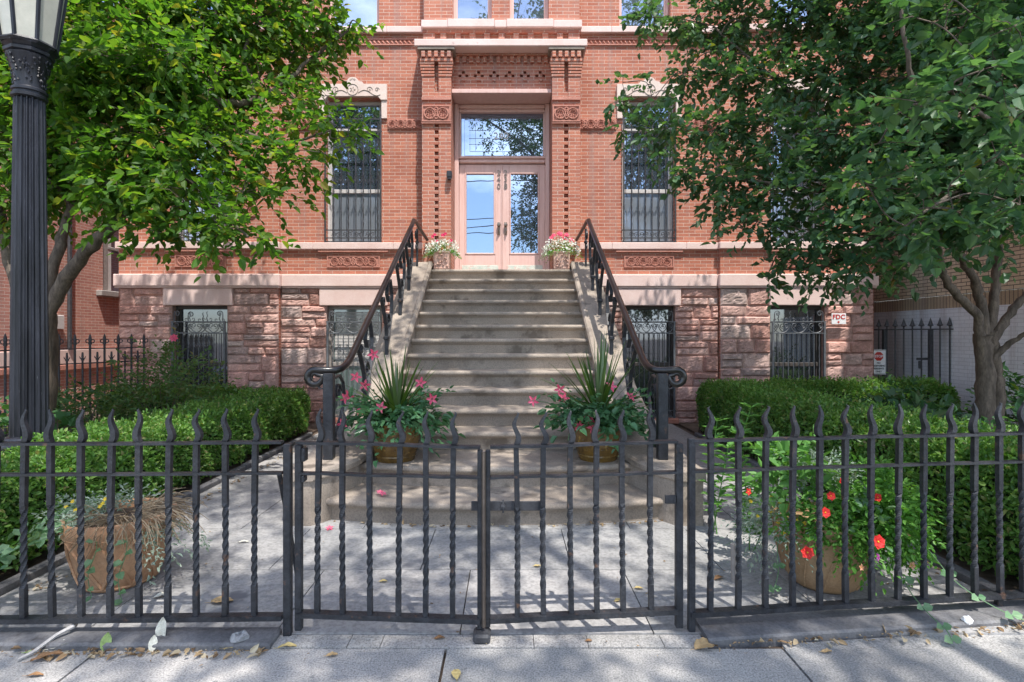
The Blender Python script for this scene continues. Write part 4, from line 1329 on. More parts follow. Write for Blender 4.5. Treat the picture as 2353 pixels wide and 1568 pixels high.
nr = thing('tan_building', (7.4, 9, 0), 'tan brick building with a white painted base along the right alley', 'building')
XR = 7.4
w = MB(); w.quad((XR, 5.3, 2.27), (XR, 16, 2.27), (XR, 16, 9), (XR, 5.3, 9)); w.quad((XR + 9, 5.3, 0), (XR, 5.3, 0), (XR, 5.3, 9), (XR + 9, 5.3, 9)); w.quad((XR, 5.3, 9), (XR + 9, 5.3, 9), (XR + 9, 16, 9), (XR, 16, 9))
w.build('wall', M['tan_brick'], nr)
M['soldier'] = brick_mat('tan_soldier_course', (.46, .36, .245), (.38, .29, .19), (.10, .08, .07), w=.068, h=.6, ms=.006)
MB().box(XR - .002, XR + .1, 5.3, 16, 2.055, 2.269).build('soldier_course', M['soldier'], nr)
MB().box(XR - .02, XR + .1, 5.3, 16, 0, 2.052).build('painted_base', M['white_brick'], nr)

# ================================================================== trees


def W(u, v, y):
    return np.array([px(u, y), y, pz(v, y)])


def bez(pts, n=6):
    """smooth polyline through points (catmull-rom)"""
    P = [np.asarray(p, float) for p in pts]
    P = [2 * P[0] - P[1]] + P + [2 * P[-1] - P[-2]]
    out = []
    for i in range(1, len(P) - 2):
        for t in np.linspace(0, 1, n, endpoint=False):
            a, b, c, d = P[i - 1:i + 3]
            out.append(.5 * ((2 * b) + (-a + c) * t + (2 * a - 5 * b + 4 * c - d) * t * t + (-a + 3 * b - 3 * c + d) * t ** 3))
    out.append(P[-2])
    return out


def limb(mb, pts, r0, r1, sides=9, rng=None, n=6, wob=.0):
    p = bez(pts, n); m = len(p)
    if rng is not None and wob:
        p = [q + rng.normal(size=3) * wob if 0 < i < m - 1 else q for i, q in enumerate(p)]
    rr = [r0 + (r1 - r0) * (i / (m - 1)) ** .8 for i in range(m)]
    if rng is not None: rr = [r * (1 + rng.normal() * .05) for r in rr]
    mb.tube(p, rr, sides)
    return p, rr


def grow(root, limbs, lumps, leafm, seed, dens, leaf, twl, nleaf, wid=.6, droop=.35, up=.8, twig_r=.006, barkm=None, flat=.8, near_leaf=None):
    """limbs: (pts, r0, r1); lumps: (x,y,z,r,density factor)"""
    rng = np.random.default_rng(seed)
    tb = MB(); nodes = []; radii = []
    for pts, r0, r1 in limbs:
        p, rr = limb(tb, pts, r0, r1, 10 if r0 > .05 else 6, rng, 6, .008 if r0 > .04 else .004)
        k = len(p) // 3 if r0 > .12 else 1
        nodes += list(p[k:]); radii += rr[k:]
    LV = Leaves()
    for lm in lumps:
        c = np.array(lm[:3]); r = lm[3]; f = lm[4] if len(lm) > 4 else 1
        N = np.array(nodes)
        d = np.linalg.norm(N - c, axis=1) + .6 * np.maximum(0, N[:, 2] - c[2])
        i = int(np.argmin(d)); a = N[i]
        if np.linalg.norm(a - c) > .15:
            mid = (a + c) / 2 + rng.normal(size=3) * .07 + np.array([0, 0, .10 * np.linalg.norm(a - c)])
            p, rr = limb(tb, [a, mid, c], min(radii[i] * .7, .012 + .012 * np.linalg.norm(a - c)), twig_r, 5, rng, 4)
            nodes += list(p[2:]); radii += rr[2:]
        n = max(4, int(dens * f * r ** 2.3))
        dr = rnd_dir(rng, n); dr[:, 2] *= flat
        S = c + dr * (r * .75 * rng.random((n, 1)) ** .6)
        D = dr + rng.normal(size=(n, 3)) * .45 + np.array([0, 0, -.12])
        ln = twl * (.6 + .7 * rng.random(n)) * (.55 + .45 * min(1, r / .5))
        twigs(LV, rng, S, D, ln, nleaf, leaf * (lm[5] if len(lm) > 5 else 1), wid, droop, up)
        for k in range(0, n, 3):
            q = S[k] + D[k] / np.linalg.norm(D[k]) * ln[k] * .8 - np.array([0, 0, droop * .5 * ln[k]])
            tb.tube([c + (S[k] - c) * .2, S[k], q], [twig_r * .8, twig_r * .6, twig_r * .3], 3, False)
    tb.build('trunk', barkm or M['bark'], root, True, angle=60)
    LV.build('crown', leafm, root)
    return LV.count()


NLEAF = {}
# ------------------------------------------------ left tree
tl = thing('tree', (-5.25, 6.0, 0), 'leafy green broadleaf tree with a forked trunk behind the street lamp', 'tree')
base = np.array([-5.25, 6.0, 0.0])
fork = W(92, 720, 6.0)
L1 = [W(105, 735, 6.0), W(150, 640, 5.95), W(215, 560, 5.9), W(285, 490, 5.9), W(360, 390, 6.0), W(432, 300, 6.1), W(475, 228, 6.3)]
L2 = [W(100, 735, 6.0), W(125, 610, 6.05), W(150, 520, 6.2), W(172, 440, 6.3), W(205, 330, 6.5), W(265, 190, 6.7), W(320, 40, 6.8), W(350, -150, 6.8)]
L3 = [W(70, 735, 6.0), W(30, 620, 6.1), W(2, 520, 6.2), W(-40, 380, 6.3), W(-60, 200, 6.4), W(-40, 0, 6.4)]
L4 = [W(475, 228, 6.3), W(528, 238, 6.4), W(585, 232, 6.6), W(640, 200, 6.8), W(720, 130, 7.1), W(800, 70, 7.3)]
L5 = [W(475, 228, 6.3), W(500, 150, 6.5), W(490, 60, 6.6), W(520, -100, 6.7)]
L6 = [W(585, 232, 6.6), W(575, 190, 6.6), W(560, 120, 6.7), W(600, 30, 6.9), W(640, -100, 7.0)]
L7 = [W(205, 330, 6.5), W(140, 240, 6.5), W(90, 120, 6.5), W(60, -60, 6.5)]
L8 = [W(360, 390, 6.0), W(440, 420, 5.8), W(520, 500, 5.5), W(570, 545, 5.4)]
L9 = [W(475, 228, 6.3), W(560, 300, 6.3), W(650, 330, 6.4), W(760, 300, 6.5)]
L10 = [W(160, 470, 6.25), W(120, 420, 6.0), W(60, 380, 5.9)]
limbs = [([base + np.array([0, 0, -.1]), base + np.array([.0, 0, .5]), W(85, 830, 6.0), W(90, 720, 6.0)], .25, .165),
         (L1, .078, .046), (L2, .066, .024), (L3, .085, .028), (L4, .05, .018), (L5, .045, .015), (L6, .038, .012), (L7, .04, .012), (L8, .035, .012), (L9, .04, .012), (L10, .03, .01)]
LL = [(70, 60, 6.5, .7), (60, 200, 6.5, .7), (60, 340, 6.3, .6), (200, 80, 6.8, .7), (190, 220, 6.3, .65), (180, 350, 6.2, .5), (165, 430, 6.4, .28), (330, 60, 6.5, .7),
      (330, 200, 6.2, .7), (320, 330, 5.9, .6), (330, 440, 5.8, .42), (460, 50, 6.7, .65), (470, 180, 6.5, .6), (460, 320, 6.0, .55), (430, 470, 5.5, .38), (500, 520, 5.4, .30), (420, 540, 5.4, .18), (580, 545, 5.4, .16),
      (590, 50, 7, .6), (600, 190, 6.8, .45, .7), (590, 340, 6.3, .42, .9), (560, 440, 5.8, .28), (720, 30, 7.2, .42), (690, 130, 7.2, .42, .8), (790, 60, 7.3, .26), (840, 72, 7.3, .14),
      (690, 240, 6.7, .36, .8), (670, 370, 6.3, .30, .8), (650, 440, 6.3, .16), (770, 290, 6.5, .26), (815, 312, 6.4, .16), (735, 350, 6.3, .18, .8), (335, 525, 5.4, .18), (60, 440, 6.0, .3),
      (250, 130, 5.7, .4), (130, 140, 5.6, .4), (400, 120, 5.8, .4), (250, 420, 5.6, .35), (400, 400, 5.5, .35), (25, 480, 6.2, .25)]
LL2 = [(100, -150, 6.8, .9), (300, -150, 6.8, .9), (500, -150, 6.9, .85), (690, -110, 7.2, .6), (-120, 60, 6.5, .8), (-130, 260, 6.4, .8), (-100, 420, 6.2, .5), (200, -330, 6.9, .9), (440, -330, 7, .9), (-60, -150, 6.6, .8)]
lumps = [(*W(q[0], q[1], q[2]), q[3], q[4] if len(q) > 4 else 1) for q in LL] + [(*W(q[0], q[1], q[2]), q[3], .7) for q in LL2]
NLEAF['left'] = grow(tl, limbs, lumps, M['leafA'], 21, 440, .116, .42, 9, .62, .35, .8)

# ------------------------------------------------ right tree
tr = thing('tree', (5.72, 6.5, 0), 'dark green broadleaf tree with several spreading stems on the right by the white wall', 'tree')
base = np.array([5.72, 6.5, 0.0])
c0 = W(2268, 760, 6.5)
R1 = [W(2255, 800, 6.5), W(2240, 720, 6.45), W(2200, 680, 6.4), W(2172, 640, 6.3), W(2160, 590, 6.2), W(2140, 520, 6.1), W(2060, 440, 6.1), W(1960, 350, 6.2), W(1860, 250, 6.5), W(1750, 160, 6.8), W(1640, 60, 7.1)]
R2 = [W(2262, 770, 6.5), W(2250, 680, 6.5), W(2225, 620, 6.4), W(2180, 560, 6.2), W(2110, 500, 6.0), W(2000, 470, 5.9), W(1880, 440, 5.9), W(1760, 420, 6.0), W(1620, 400, 6.3)]
R3 = [W(2270, 770, 6.5), W(2285, 680, 6.5), W(2295, 560, 6.5), W(2300, 400, 6.4), W(2260, 200, 6.3), W(2200, 0, 6.3), W(2150, -200, 6.4)]
R4 = [W(2275, 790, 6.5), W(2320, 720, 6.5), W(2370, 660, 6.4), W(2430, 560, 6.0), W(2460, 400, 5.6), W(2450, 200, 5.2)]
R5 = [W(2280, 830, 6.5), W(2320, 790, 6.4), W(2380, 750, 6.2), W(2440, 690, 5.8)]
R6 = [W(2140, 520, 6.1), W(2130, 380, 5.6), W(2110, 260, 5.2), W(2080, 100, 5.0), W(2060, -80, 5.0)]
R7 = [W(2430, 560, 6.0), W(2380, 420, 4.8), W(2300, 300, 4.1), W(2200, 240, 3.6), W(2100, 240, 3.4)]
R8 = [W(2110, 500, 6.0), W(2000, 560, 5.8), W(1900, 610, 5.8), W(1800, 620, 6.0)]
R9 = [W(2300, 400, 6.4), W(2220, 430, 5.0), W(2150, 470, 4.2), W(2080, 520, 3.9)]
limbs = [([base + np.array([-.03, 0, -.1]), W(2262, 940, 6.5), W(2264, 850, 6.5), W(2258, 770, 6.5)], .112, .09), ([base + np.array([.12, .05, -.1]), W(2292, 930, 6.55), W(2288, 850, 6.55), W(2275, 760, 6.5)], .085, .07),
         (R1, .058, .013), (R2, .062, .012), (R3, .062, .014), (R4, .06, .012), (R5, .045, .014), (R6, .045, .012), (R7, .03, .008), (R8, .04, .01), (R9, .03, .008)]
RL = [(1500, 40, 7.4, .3), (1600, 50, 7.3, .42), (1720, 40, 7.1, .5), (1850, 40, 6.8, .55), (1980, 40, 6.4, .55), (2100, 50, 6.2, .55), (2230, 60, 6, .6), (2340, 80, 5.5, .6),
      (1575, 170, 7.1, .30), (1690, 180, 6.9, .42), (1800, 180, 6.7, .48), (1930, 170, 6.3, .5), (2060, 180, 6, .5), (2190, 180, 5.5, .55), (2320, 190, 5, .5), (1500, 230, 6.9, .22), (1430, 190, 7.0, .14), (1410, 235, 6.9, .10),
      (1450, 290, 6.8, .18), (1540, 290, 6.7, .32), (1640, 300, 6.6, .42), (1760, 300, 6.4, .45), (1890, 300, 6, .48), (2020, 300, 5.5, .48), (2150, 310, 5.2, .5), (2290, 320, 5, .5), (1490, 345, 6.7, .15),
      (1570, 390, 6.4, .27), (1660, 410, 6.2, .36), (1780, 420, 6, .42), (1900, 430, 5.6, .42), (2030, 430, 5, .42), (2160, 440, 4.8, .42), (2300, 440, 4.6, .42),
      (1640, 480, 6.2, .2), (1740, 510, 6, .28), (1870, 540, 5.6, .36), (2000, 545, 5.2, .38), (2140, 525, 5, .32), (2290, 500, 4.6, .32), (1690, 520, 6.1, .14),
      (1800, 600, 6, .22), (1900, 620, 5.8, .22), (2000, 605, 5.6, .24), (2080, 600, 5.6, .14), (1760, 640, 6.0, .12), (2345, 470, 3.9, .22)]
RN = [(2110, 235, 3.4, .17), (2190, 190, 3.4, .2), (2260, 160, 3.5, .2), (2020, 330, 3.9, .16), (1990, 420, 4.0, .12), (2120, 500, 3.9, .2), (2190, 480, 3.8, .2), (2060, 540, 4.0, .15), (2170, 520, 3.8, .12), (2290, 360, 3.6, .2), (2320, 250, 3.5, .2), (2100, 40, 4.0, .2), (2230, 30, 3.8, .22), (2330, 60, 3.6, .22)]
RL2 = [(1700, -110, 7.1, .5), (1850, -130, 6.9, .6), (2000, -130, 6.6, .7), (2150, -140, 6.4, .7), (2330, -120, 6, .7), (2480, 60, 5.4, .6), (2480, 250, 5.0, .55), (2460, 420, 5.0, .5), (1950, -330, 6.9, .75), (2150, -350, 6.7, .8), (2350, -330, 6.4, .8), (1780, -280, 7.1, .6)]
lumps = [(*W(q[0], q[1], q[2]), q[3], q[4] if len(q) > 4 else 1) for q in RL] + [(*W(*q[:3]), q[3], .9, 1.08) for q in RN] + [(*W(*q[:3]), q[3], .7) for q in RL2] + [(6.3, 5.2, 4.6, .6, .8), (6.6, 4.4, 6.0, .7, .8), (5.9, 4.9, 5.6, .6, .8), (5.5, 5.6, 5.4, .6, .8), (6.9, 4.9, 6.8, .7, .8), (4.9, 4.6, 6.0, .6, .8), (4.2, 5.2, 6.4, .6, .8), (5.6, 4.0, 6.8, .7, .8)]  # last group: unseen crown lumps added to keep the sun off the trunk
NLEAF['right'] = grow(tr, limbs, lumps, M['leafB'], 34, 400, .104, .36, 9, .68, .3, 1.0)

# ------------------------------------------------ street trees over the pavement (above and behind the viewpoint)
ts = thing('street_tree', (3.6, -1.9, 0), 'tall street tree at the kerb whose high crown shades the pavement and stairs', 'tree')
B0 = np.array([3.6, -1.9, 0.0]); V3 = lambda *a: np.array(a, float)
rng = np.random.default_rng(77)
limbs = [([B0 + V3(0, 0, -.1), B0 + V3(0, .05, 1.5), B0 + V3(-.05, .1, 3.2), B0 + V3(0, .1, 4.4)], .22, .17),
         ([V3(3.6, -1.8, 4.2), V3(2.8, -.8, 6.8), V3(1.8, .6, 8.8), V3(.8, 2.4, 9.9), V3(.2, 4.2, 10.4)], .12, .03),
         ([V3(3.6, -1.8, 4.2), V3(3.7, -.6, 7.0), V3(3.6, 1.2, 9.2), V3(3.3, 3.2, 10.2), V3(2.6, 4.6, 10.6)], .12, .03),
         ([V3(3.6, -1.8, 4.3), V3(2.6, -2.0, 6.4), V3(1.2, -2.0, 8.8), V3(-.6, -1.8, 10.2), V3(-1.8, -1.6, 10.6)], .10, .03),
         ([V3(3.6, -1.8, 4.3), V3(4.6, -1.0, 6.8), V3(5.6, .4, 9.0), V3(6.2, 1.4, 10.2)], .10, .03)]
lumps = []
while len(lumps) < 178:
    p = rng.uniform(-1, 1, 3)
    if np.dot(p, p) > 1: continue
    c = np.array([1.9, 1.0, 10.6]) + p * np.array([5.4, 6.0, 2.3])
    if c[2] < 1.6 + .66 * max(0, c[1]) + 1.1: continue
    if c[1] > 6.1 - (c[2] - 9) * .41: continue
    if c[0] < (-.5 if c[1] > .2 else -3.3): continue
    lumps.append((*c, rng.uniform(.34, .66), .9))
for _ in range(64):
    lumps.append((rng.uniform(.45, 3.6), rng.uniform(-3.0, -1.2), rng.uniform(5.2, 10.5), rng.uniform(.35, .6), .9))
for _ in range(20):
    lumps.append((rng.uniform(.25, 1.5), rng.uniform(-2.6, -1.4), rng.uniform(5.4, 8.8), rng.uniform(.34, .5), 1.3))
NLEAF['street'] = grow(ts, limbs, lumps, M['leafC'], 51, 75, .13, .5, 8, .6, .3, 1.0)
for i, (y, z0, sag) in enumerate(((-4.2, 6.9, .5), (-4.5, 6.6, .55), (-4.7, 6.35, .5), (-4.4, 8.6, .6))):
    pts = [(x, y + .02 * x, z0 + sag * ((x - 4) / 20) ** 2 + .055 * x) for x in np.linspace(-24, 24, 25)]
    o = MB().tube(pts, .022, 5).build('overhead_cable', M['black'])
    tag(o, ['overhead black utility cable, highest of the bundle over the street', 'overhead black utility cable, second of the low bundle over the street', 'overhead black utility cable, lowest of the bundle over the street', 'single thin overhead cable well above the bundle over the street'][i], 'cable', 'overhead cables')

# ================================================================== hedges


def hedge(x0, x1, y0, y1, z1, n, seed, label, leaf=.042, step=None):
    rng = np.random.default_rng(seed)
    root = thing('hedge', ((x0 + x1) / 2, (y0 + y1) / 2, 0), label, 'hedge')
    sx, sy, sz = x1 - x0, y1 - y0, z1
    areas = np.array([sx * sy * 1.3, sy * sz, sy * sz, sx * sz, sx * sz]); pr = areas / areas.sum()
    f = rng.choice(5, n, p=pr); a, b = rng.random(n), rng.random(n)
    P = np.empty((n, 3)); N = np.zeros((n, 3))
    for k in range(5):
        m = f == k
        if k == 0: P[m] = np.c_[x0 + a[m] * sx, y0 + b[m] * sy, np.full(m.sum(), z1)]; N[m] = (0, 0, 1)
        elif k in (1, 2): P[m] = np.c_[np.full(m.sum(), x0 if k == 1 else x1), y0 + a[m] * sy, .03 + b[m] * (sz - .03)]; N[m] = (-1 if k == 1 else 1, 0, 0)
        else: P[m] = np.c_[x0 + a[m] * sx, np.full(m.sum(), y0 if k == 3 else y1), .03 + b[m] * (sz - .03)]; N[m] = (0, -1 if k == 3 else 1, 0)
    c = np.array([(x0 + x1) / 2, (y0 + y1) / 2, z1 * .5]); h = np.array([sx / 2, sy / 2, z1 / 2])
    q = (P - c) / h
    rr = .22                       # round the edges
    ex = np.abs(q) > 1 - rr / h[None] * 1.0
    und = .035 * (np.sin(P[:, 0] * 5.1 + seed) * np.sin(P[:, 1] * 4.3) + np.sin(P[:, 1] * 9 + P[:, 2] * 7 + P[:, 0] * 8) * .7)
    cor = np.maximum(0, np.abs(q) * h - (h - rr))
    k = np.linalg.norm(cor, axis=1, keepdims=True)
    sc = np.where(k > rr, rr / np.maximum(k, 1e-6), 1.0)
    P = c + np.sign(q) * (np.minimum(np.abs(q) * h, h - rr) + cor * sc)
    P = P + N * und[:, None] - N * (rng.random((n, 1)) ** 2 * .13)
    P[:, 2] = np.maximum(P[:, 2], .02)
    keep = (P[:, 2] > .16) | (rng.random(n) < .4)
    P, N = P[keep], N[keep]; n = len(P)
    D = N * .55 + rnd_dir(rng, n) * .9 + np.array([0, 0, .25])
    LV = Leaves(); LV.add(P, D, N * .6 + rng.normal(size=(n, 3)) * .55 + np.array([0, 0, .3]), leaf * (.7 + .6 * rng.random(n)), .58, .14, .1)
    m = n // 22                    # young shoots standing out
    i = rng.choice(np.flatnonzero(N[:, 2] > .5), min(m, (N[:, 2] > .5).sum()), replace=False)
    twigs(LV, rng, P[i], np.array([0, 0, 1.0]) + rng.normal(size=(len(i), 3)) * .35, .10, 5, leaf, .55, .05, .5)
    LV.build('foliage', M['hedge'], root)
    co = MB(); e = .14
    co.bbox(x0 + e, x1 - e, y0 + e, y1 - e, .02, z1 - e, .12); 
    for k in range(90):
        xx, yy = rng.uniform(x0 + .06, x1 - .06), rng.uniform(y0 + .06, y1 - .06)
        side = rng.integers(4)
        if side < 2: xx = (x0 + .07, x1 - .07)[side] + rng.normal() * .02
        else: yy = (y0 + .07, y1 - .07)[side - 2] + rng.normal() * .02
        co.tube([(xx, yy, 0), (xx + rng.normal() * .03, yy + rng.normal() * .03, .2), (xx + rng.normal() * .08, yy + rng.normal() * .08, z1 * .75)], [.007, .005, .002], 4)
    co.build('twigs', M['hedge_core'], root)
    return root


hedge(-4.05, -3.22, 2.98, 8.95, .69, 62000, 1, 'bright clipped box hedge along the left edge of the path')
hedge(-6.3, -4.1, 8.25, 8.95, .72, 15000, 2, 'dark clipped box hedge along the wall at left, behind the rose bush')
hedge(3.06, 3.95, 3.15, 8.95, .82, 62000, 3, 'clipped box hedge along the right edge of the path')
hedge(4.0, 7.0, 8.3, 9.0, .83, 18000, 4, 'low box hedge under the right basement window')


# ================================================================== bed plants
def bush(name, loc, label, cat, mat, seed, r, n, leaf, twl, nl, wid=.6, droop=.3, up=.7, stems=True, zc=None, flat=1, jit=.3, stemm='bark', sr=.006):
    rng = np.random.default_rng(seed)
    root = thing(name, (loc[0], loc[1], 0), label, cat)
    c = np.array([loc[0], loc[1], r[2] * .45 if zc is None else zc])
    LV = Leaves(); d = rnd_dir(rng, n); d[:, 2] = np.abs(d[:, 2]) * 1.1 - .25
    S = c + d * np.array(r) * (.35 + .5 * rng.random((n, 1)))
    S[:, 2] = np.maximum(S[:, 2], .05)
    D = d * np.array([1, 1, flat]) + rng.normal(size=(n, 3)) * .4 + np.array([0, 0, .2])
    twigs(LV, rng, S, D, twl * (.6 + .8 * rng.random(n)), nl, leaf, wid, droop, up, jit=jit)
    LV.build('foliage', M[mat], root)
    if stems:
        sm = MB()
        for k in range(min(26, n)):
            b = np.array([loc[0], loc[1], 0]) + rng.normal(size=3) * np.array([.08, .08, 0])
            limb(sm, [b, (b + S[k]) / 2 + np.array([0, 0, .1]), S[k]], sr, sr * .5, 5, None, 3)
        sm.build('stems', M[stemm], root)
    return root


rb = bush('rose_bush', (-4.75, 7.5), 'loose green rose bush with a single pink bloom in front of the left basement window', 'bush', 'rose_leaf', 6, (1.0, .55, 1.15), 430, .065, .40, 8, .6, .25, .8)
bush('shrub', (-5.35, 6.9), 'spreading grey-green shrub between the tree trunk and the rose bush', 'bush', 'rose_leaf', 16, (.75, .5, .75), 150, .06, .36, 8, .5, .25, .8)


def flower(parent, c, nrm, r, mat, name='flower', petals=5, wid=.62, cup=.25, seed=0, eye=None):
    rng = np.random.default_rng(seed); n = np.array(nrm, float); n /= np.linalg.norm(n)
    a = np.cross(n, [0, 0, 1.0]) if abs(n[2]) < .9 else np.cross(n, [1.0, 0, 0]); a /= np.linalg.norm(a); b = np.cross(n, a)
    LV = Leaves(); off = rng.random() * 6
    for k in range(petals):
        t = off + 2 * math.pi * k / petals
        d = a * math.cos(t) + b * math.sin(t)
        LV.add(np.array(c) + d * r * .08, d + n * cup, n, r, wid, .10, .05)
    me = LV.mesh(name, M[mat])
    if eye:
        bm = bmesh.new(); bm.from_mesh(me)
        ret = bmesh.ops.create_icosphere(bm, subdivisions=1, radius=r * .16, matrix=Matrix.Translation(Vector(c) + Vector(n) * r * .1))
        me.materials.append(M[eye])
        for f in set(f for v in ret['verts'] for f in v.link_faces): f.material_index = 1
        bm.to_mesh(me); bm.free()
    return link(name, me, parent)


flower(rb, (-4.48, 7.28, 1.56), (.2, -1, .3), .055, 'pinkf', petals=7, wid=.8)
MB().tube([(-4.6, 7.5, 1.1), (-4.53, 7.35, 1.4), (-4.48, 7.29, 1.55)], .005, 5).build('stems', M['weed'], rb)
bush('shrub', (-4.75, 5.9), 'broad leaved green plant at the foot of the left tree', 'plant', 'ivy', 7, (.45, .4, .6), 60, .12, .3, 5, .75, .2, .8)
bush('shrub', (-5.6, 5.6), 'low leafy plant at the left edge beside the street lamp', 'plant', 'ivy', 8, (.7, .45, .75), 110, .11, .3, 6, .7, .2, .8)
bush('shrub', (-6.2, 7.6), 'dark green plant in front of the side fence', 'plant', 'ivy', 9, (.8, .5, .7), 110, .10, .3, 6, .6, .2, .8)
bush('shrub', (4.75, 6.5), 'dark broad leaved shrub in the right bed left of the tree trunk', 'bush', 'leafB', 10, (.75, .6, .62), 170, .13, .35, 7, .72, .25, 1.0)
bush('shrub', (6.55, 6.9), 'tall leafy shrub by the white wall right of the tree trunk', 'bush', 'ivy', 12, (.55, .6, .95), 170, .09, .35, 7, .6, .25, .9)
bush('shrub', (5.4, 7.6), 'pale leafy shrub in front of the alley gate', 'bush', 'ivy', 13, (.7, .4, .72), 130, .09, .35, 7, .6, .25, .9)
bush('shrub', (5.3, 5.2), 'low dark shrub in front of the right tree trunk', 'bush', 'leafB', 14, (.8, .5, .7), 150, .11, .35, 7, .68, .25, 1.0)
bush('shrub', (4.35, 4.6), 'sprawling green plant behind the right hedge', 'plant', 'ivy', 15, (.5, .8, .7), 120, .08, .3, 7, .6, .25, .9)
# ground cover in both beds
LV = Leaves(); rng = np.random.default_rng(3); n = 5200
P = np.c_[np.where(rng.random(n) < .5, rng.uniform(-8.9, -4.0, n), rng.uniform(3.9, 7.3, n)), rng.uniform(3.3, 9.4, n), .03 + .16 * rng.random(n)]
LV.add(P, rnd_dir(rng, n) * np.array([1, 1, .4]), np.array([0, 0, 1.0]) + rng.normal(size=(n, 3)) * .4, .06 + .05 * rng.random(n), .7)
tag(LV.build('ground_cover', M['ivy']), 'low green ground cover in the planting beds', kind='stuff')


def weed(x, y, h, seed, label):
    rng = np.random.default_rng(seed); root = thing('weed', (x, y, 0), label, 'plant', 'mugwort weeds behind the right fence')
    sm = MB(); LV = Leaves()
    for k in range(2):
        top = np.array([x + rng.normal() * .09, y + rng.normal() * .08, h * (1 - .22 * k)]); b = np.array([x + rng.normal() * .02, y, .0])
        p, _ = limb(sm, [b, (b + top) / 2 + rng.normal(size=3) * .03, top], .006, .003, 5, None, 6)
        for j, q in enumerate(p[3:]):
            m = 3; a = rng.random() * 6
            ang = a + np.arange(m) * 2.4
            D = np.c_[np.cos(ang), np.sin(ang), .35 + .3 * rng.random(m)]
            LV.add(np.repeat([q], m, 0), D, np.c_[-.3 * np.cos(ang), -.3 * np.sin(ang), np.ones(m)], .085 + .05 * rng.random(m), .36, .08, .25)
            for s in (-1, 1):          # side lobes of the cut leaf
                D2 = D + np.c_[-np.sin(ang), np.cos(ang), np.zeros(m)] * s * .7
                LV.add(np.repeat([q], m, 0) + D * .035, D2, np.c_[np.zeros(m), np.zeros(m), np.ones(m)], .055, .4, .08, .2)
    sm.build('stems', M['weed'], root); LV.build('foliage', M['weed'], root)


weed(1.66, 4.35, .90, 1, 'pale green weed nearest the stairs, growing through the paving behind the right fence')
weed(2.02, 4.62, .99, 2, 'tall pale green weed between the brown pot and the right hedge')
weed(1.80, 4.02, .66, 3, 'short pale green weed just behind the brown pot')

# ================================================================== potted plants


def blades(mat, root, c, n, L, seed, spread, name='blade_leaves', w=.022, lean=(0, 0)):
    rng = np.random.default_rng(seed); mb = MB()
    for k in range(n):
        t = (k + .5) / n; a = k * 2.399 + rng.random() * .5
        el = R(88 - spread * t ** 1.1 + rng.normal() * 4); ll = L * (.75 + .35 * rng.random())
        d = np.array([math.cos(a) * math.cos(el) + lean[0] * .2, math.sin(a) * math.cos(el) + lean[1] * .2, math.sin(el)])
        side = np.array([-math.sin(a), math.cos(a), 0]); pts = []
        p = np.array(c) + np.array([math.cos(a), math.sin(a), 0]) * .012 + np.array([0, 0, .08 * (1 - t)])
        m = 7; vs = []; g = .03 + .20 * t * (rng.random() + .3)
        for i in range(m + 1):
            s = i / m; ww = w * (1 - s) ** .6 * min(1, .55 + s * 2)
            nn = np.cross(side, d); nn /= np.linalg.norm(nn)
            vs += [p + side * ww * .5 + nn * ww * .12, p - nn * 0, p - side * ww * .5 + nn * ww * .12]
            p = p + d * ll / m; d = d + np.array([0, 0, -g * s * .9]); d /= np.linalg.norm(d)
        fs = []
        for i in range(m):
            for j in (0, 1):
                fs.append((i * 3 + j, i * 3 + j + 1, i * 3 + j + 4, i * 3 + j + 3))
        mb.add(vs, fs)
    me = bpy.data.meshes.new(name); me.from_pydata([tuple(v) for v in mb.v], [], mb.f); me.materials.append(M[mat])
    return link(name, me, root)


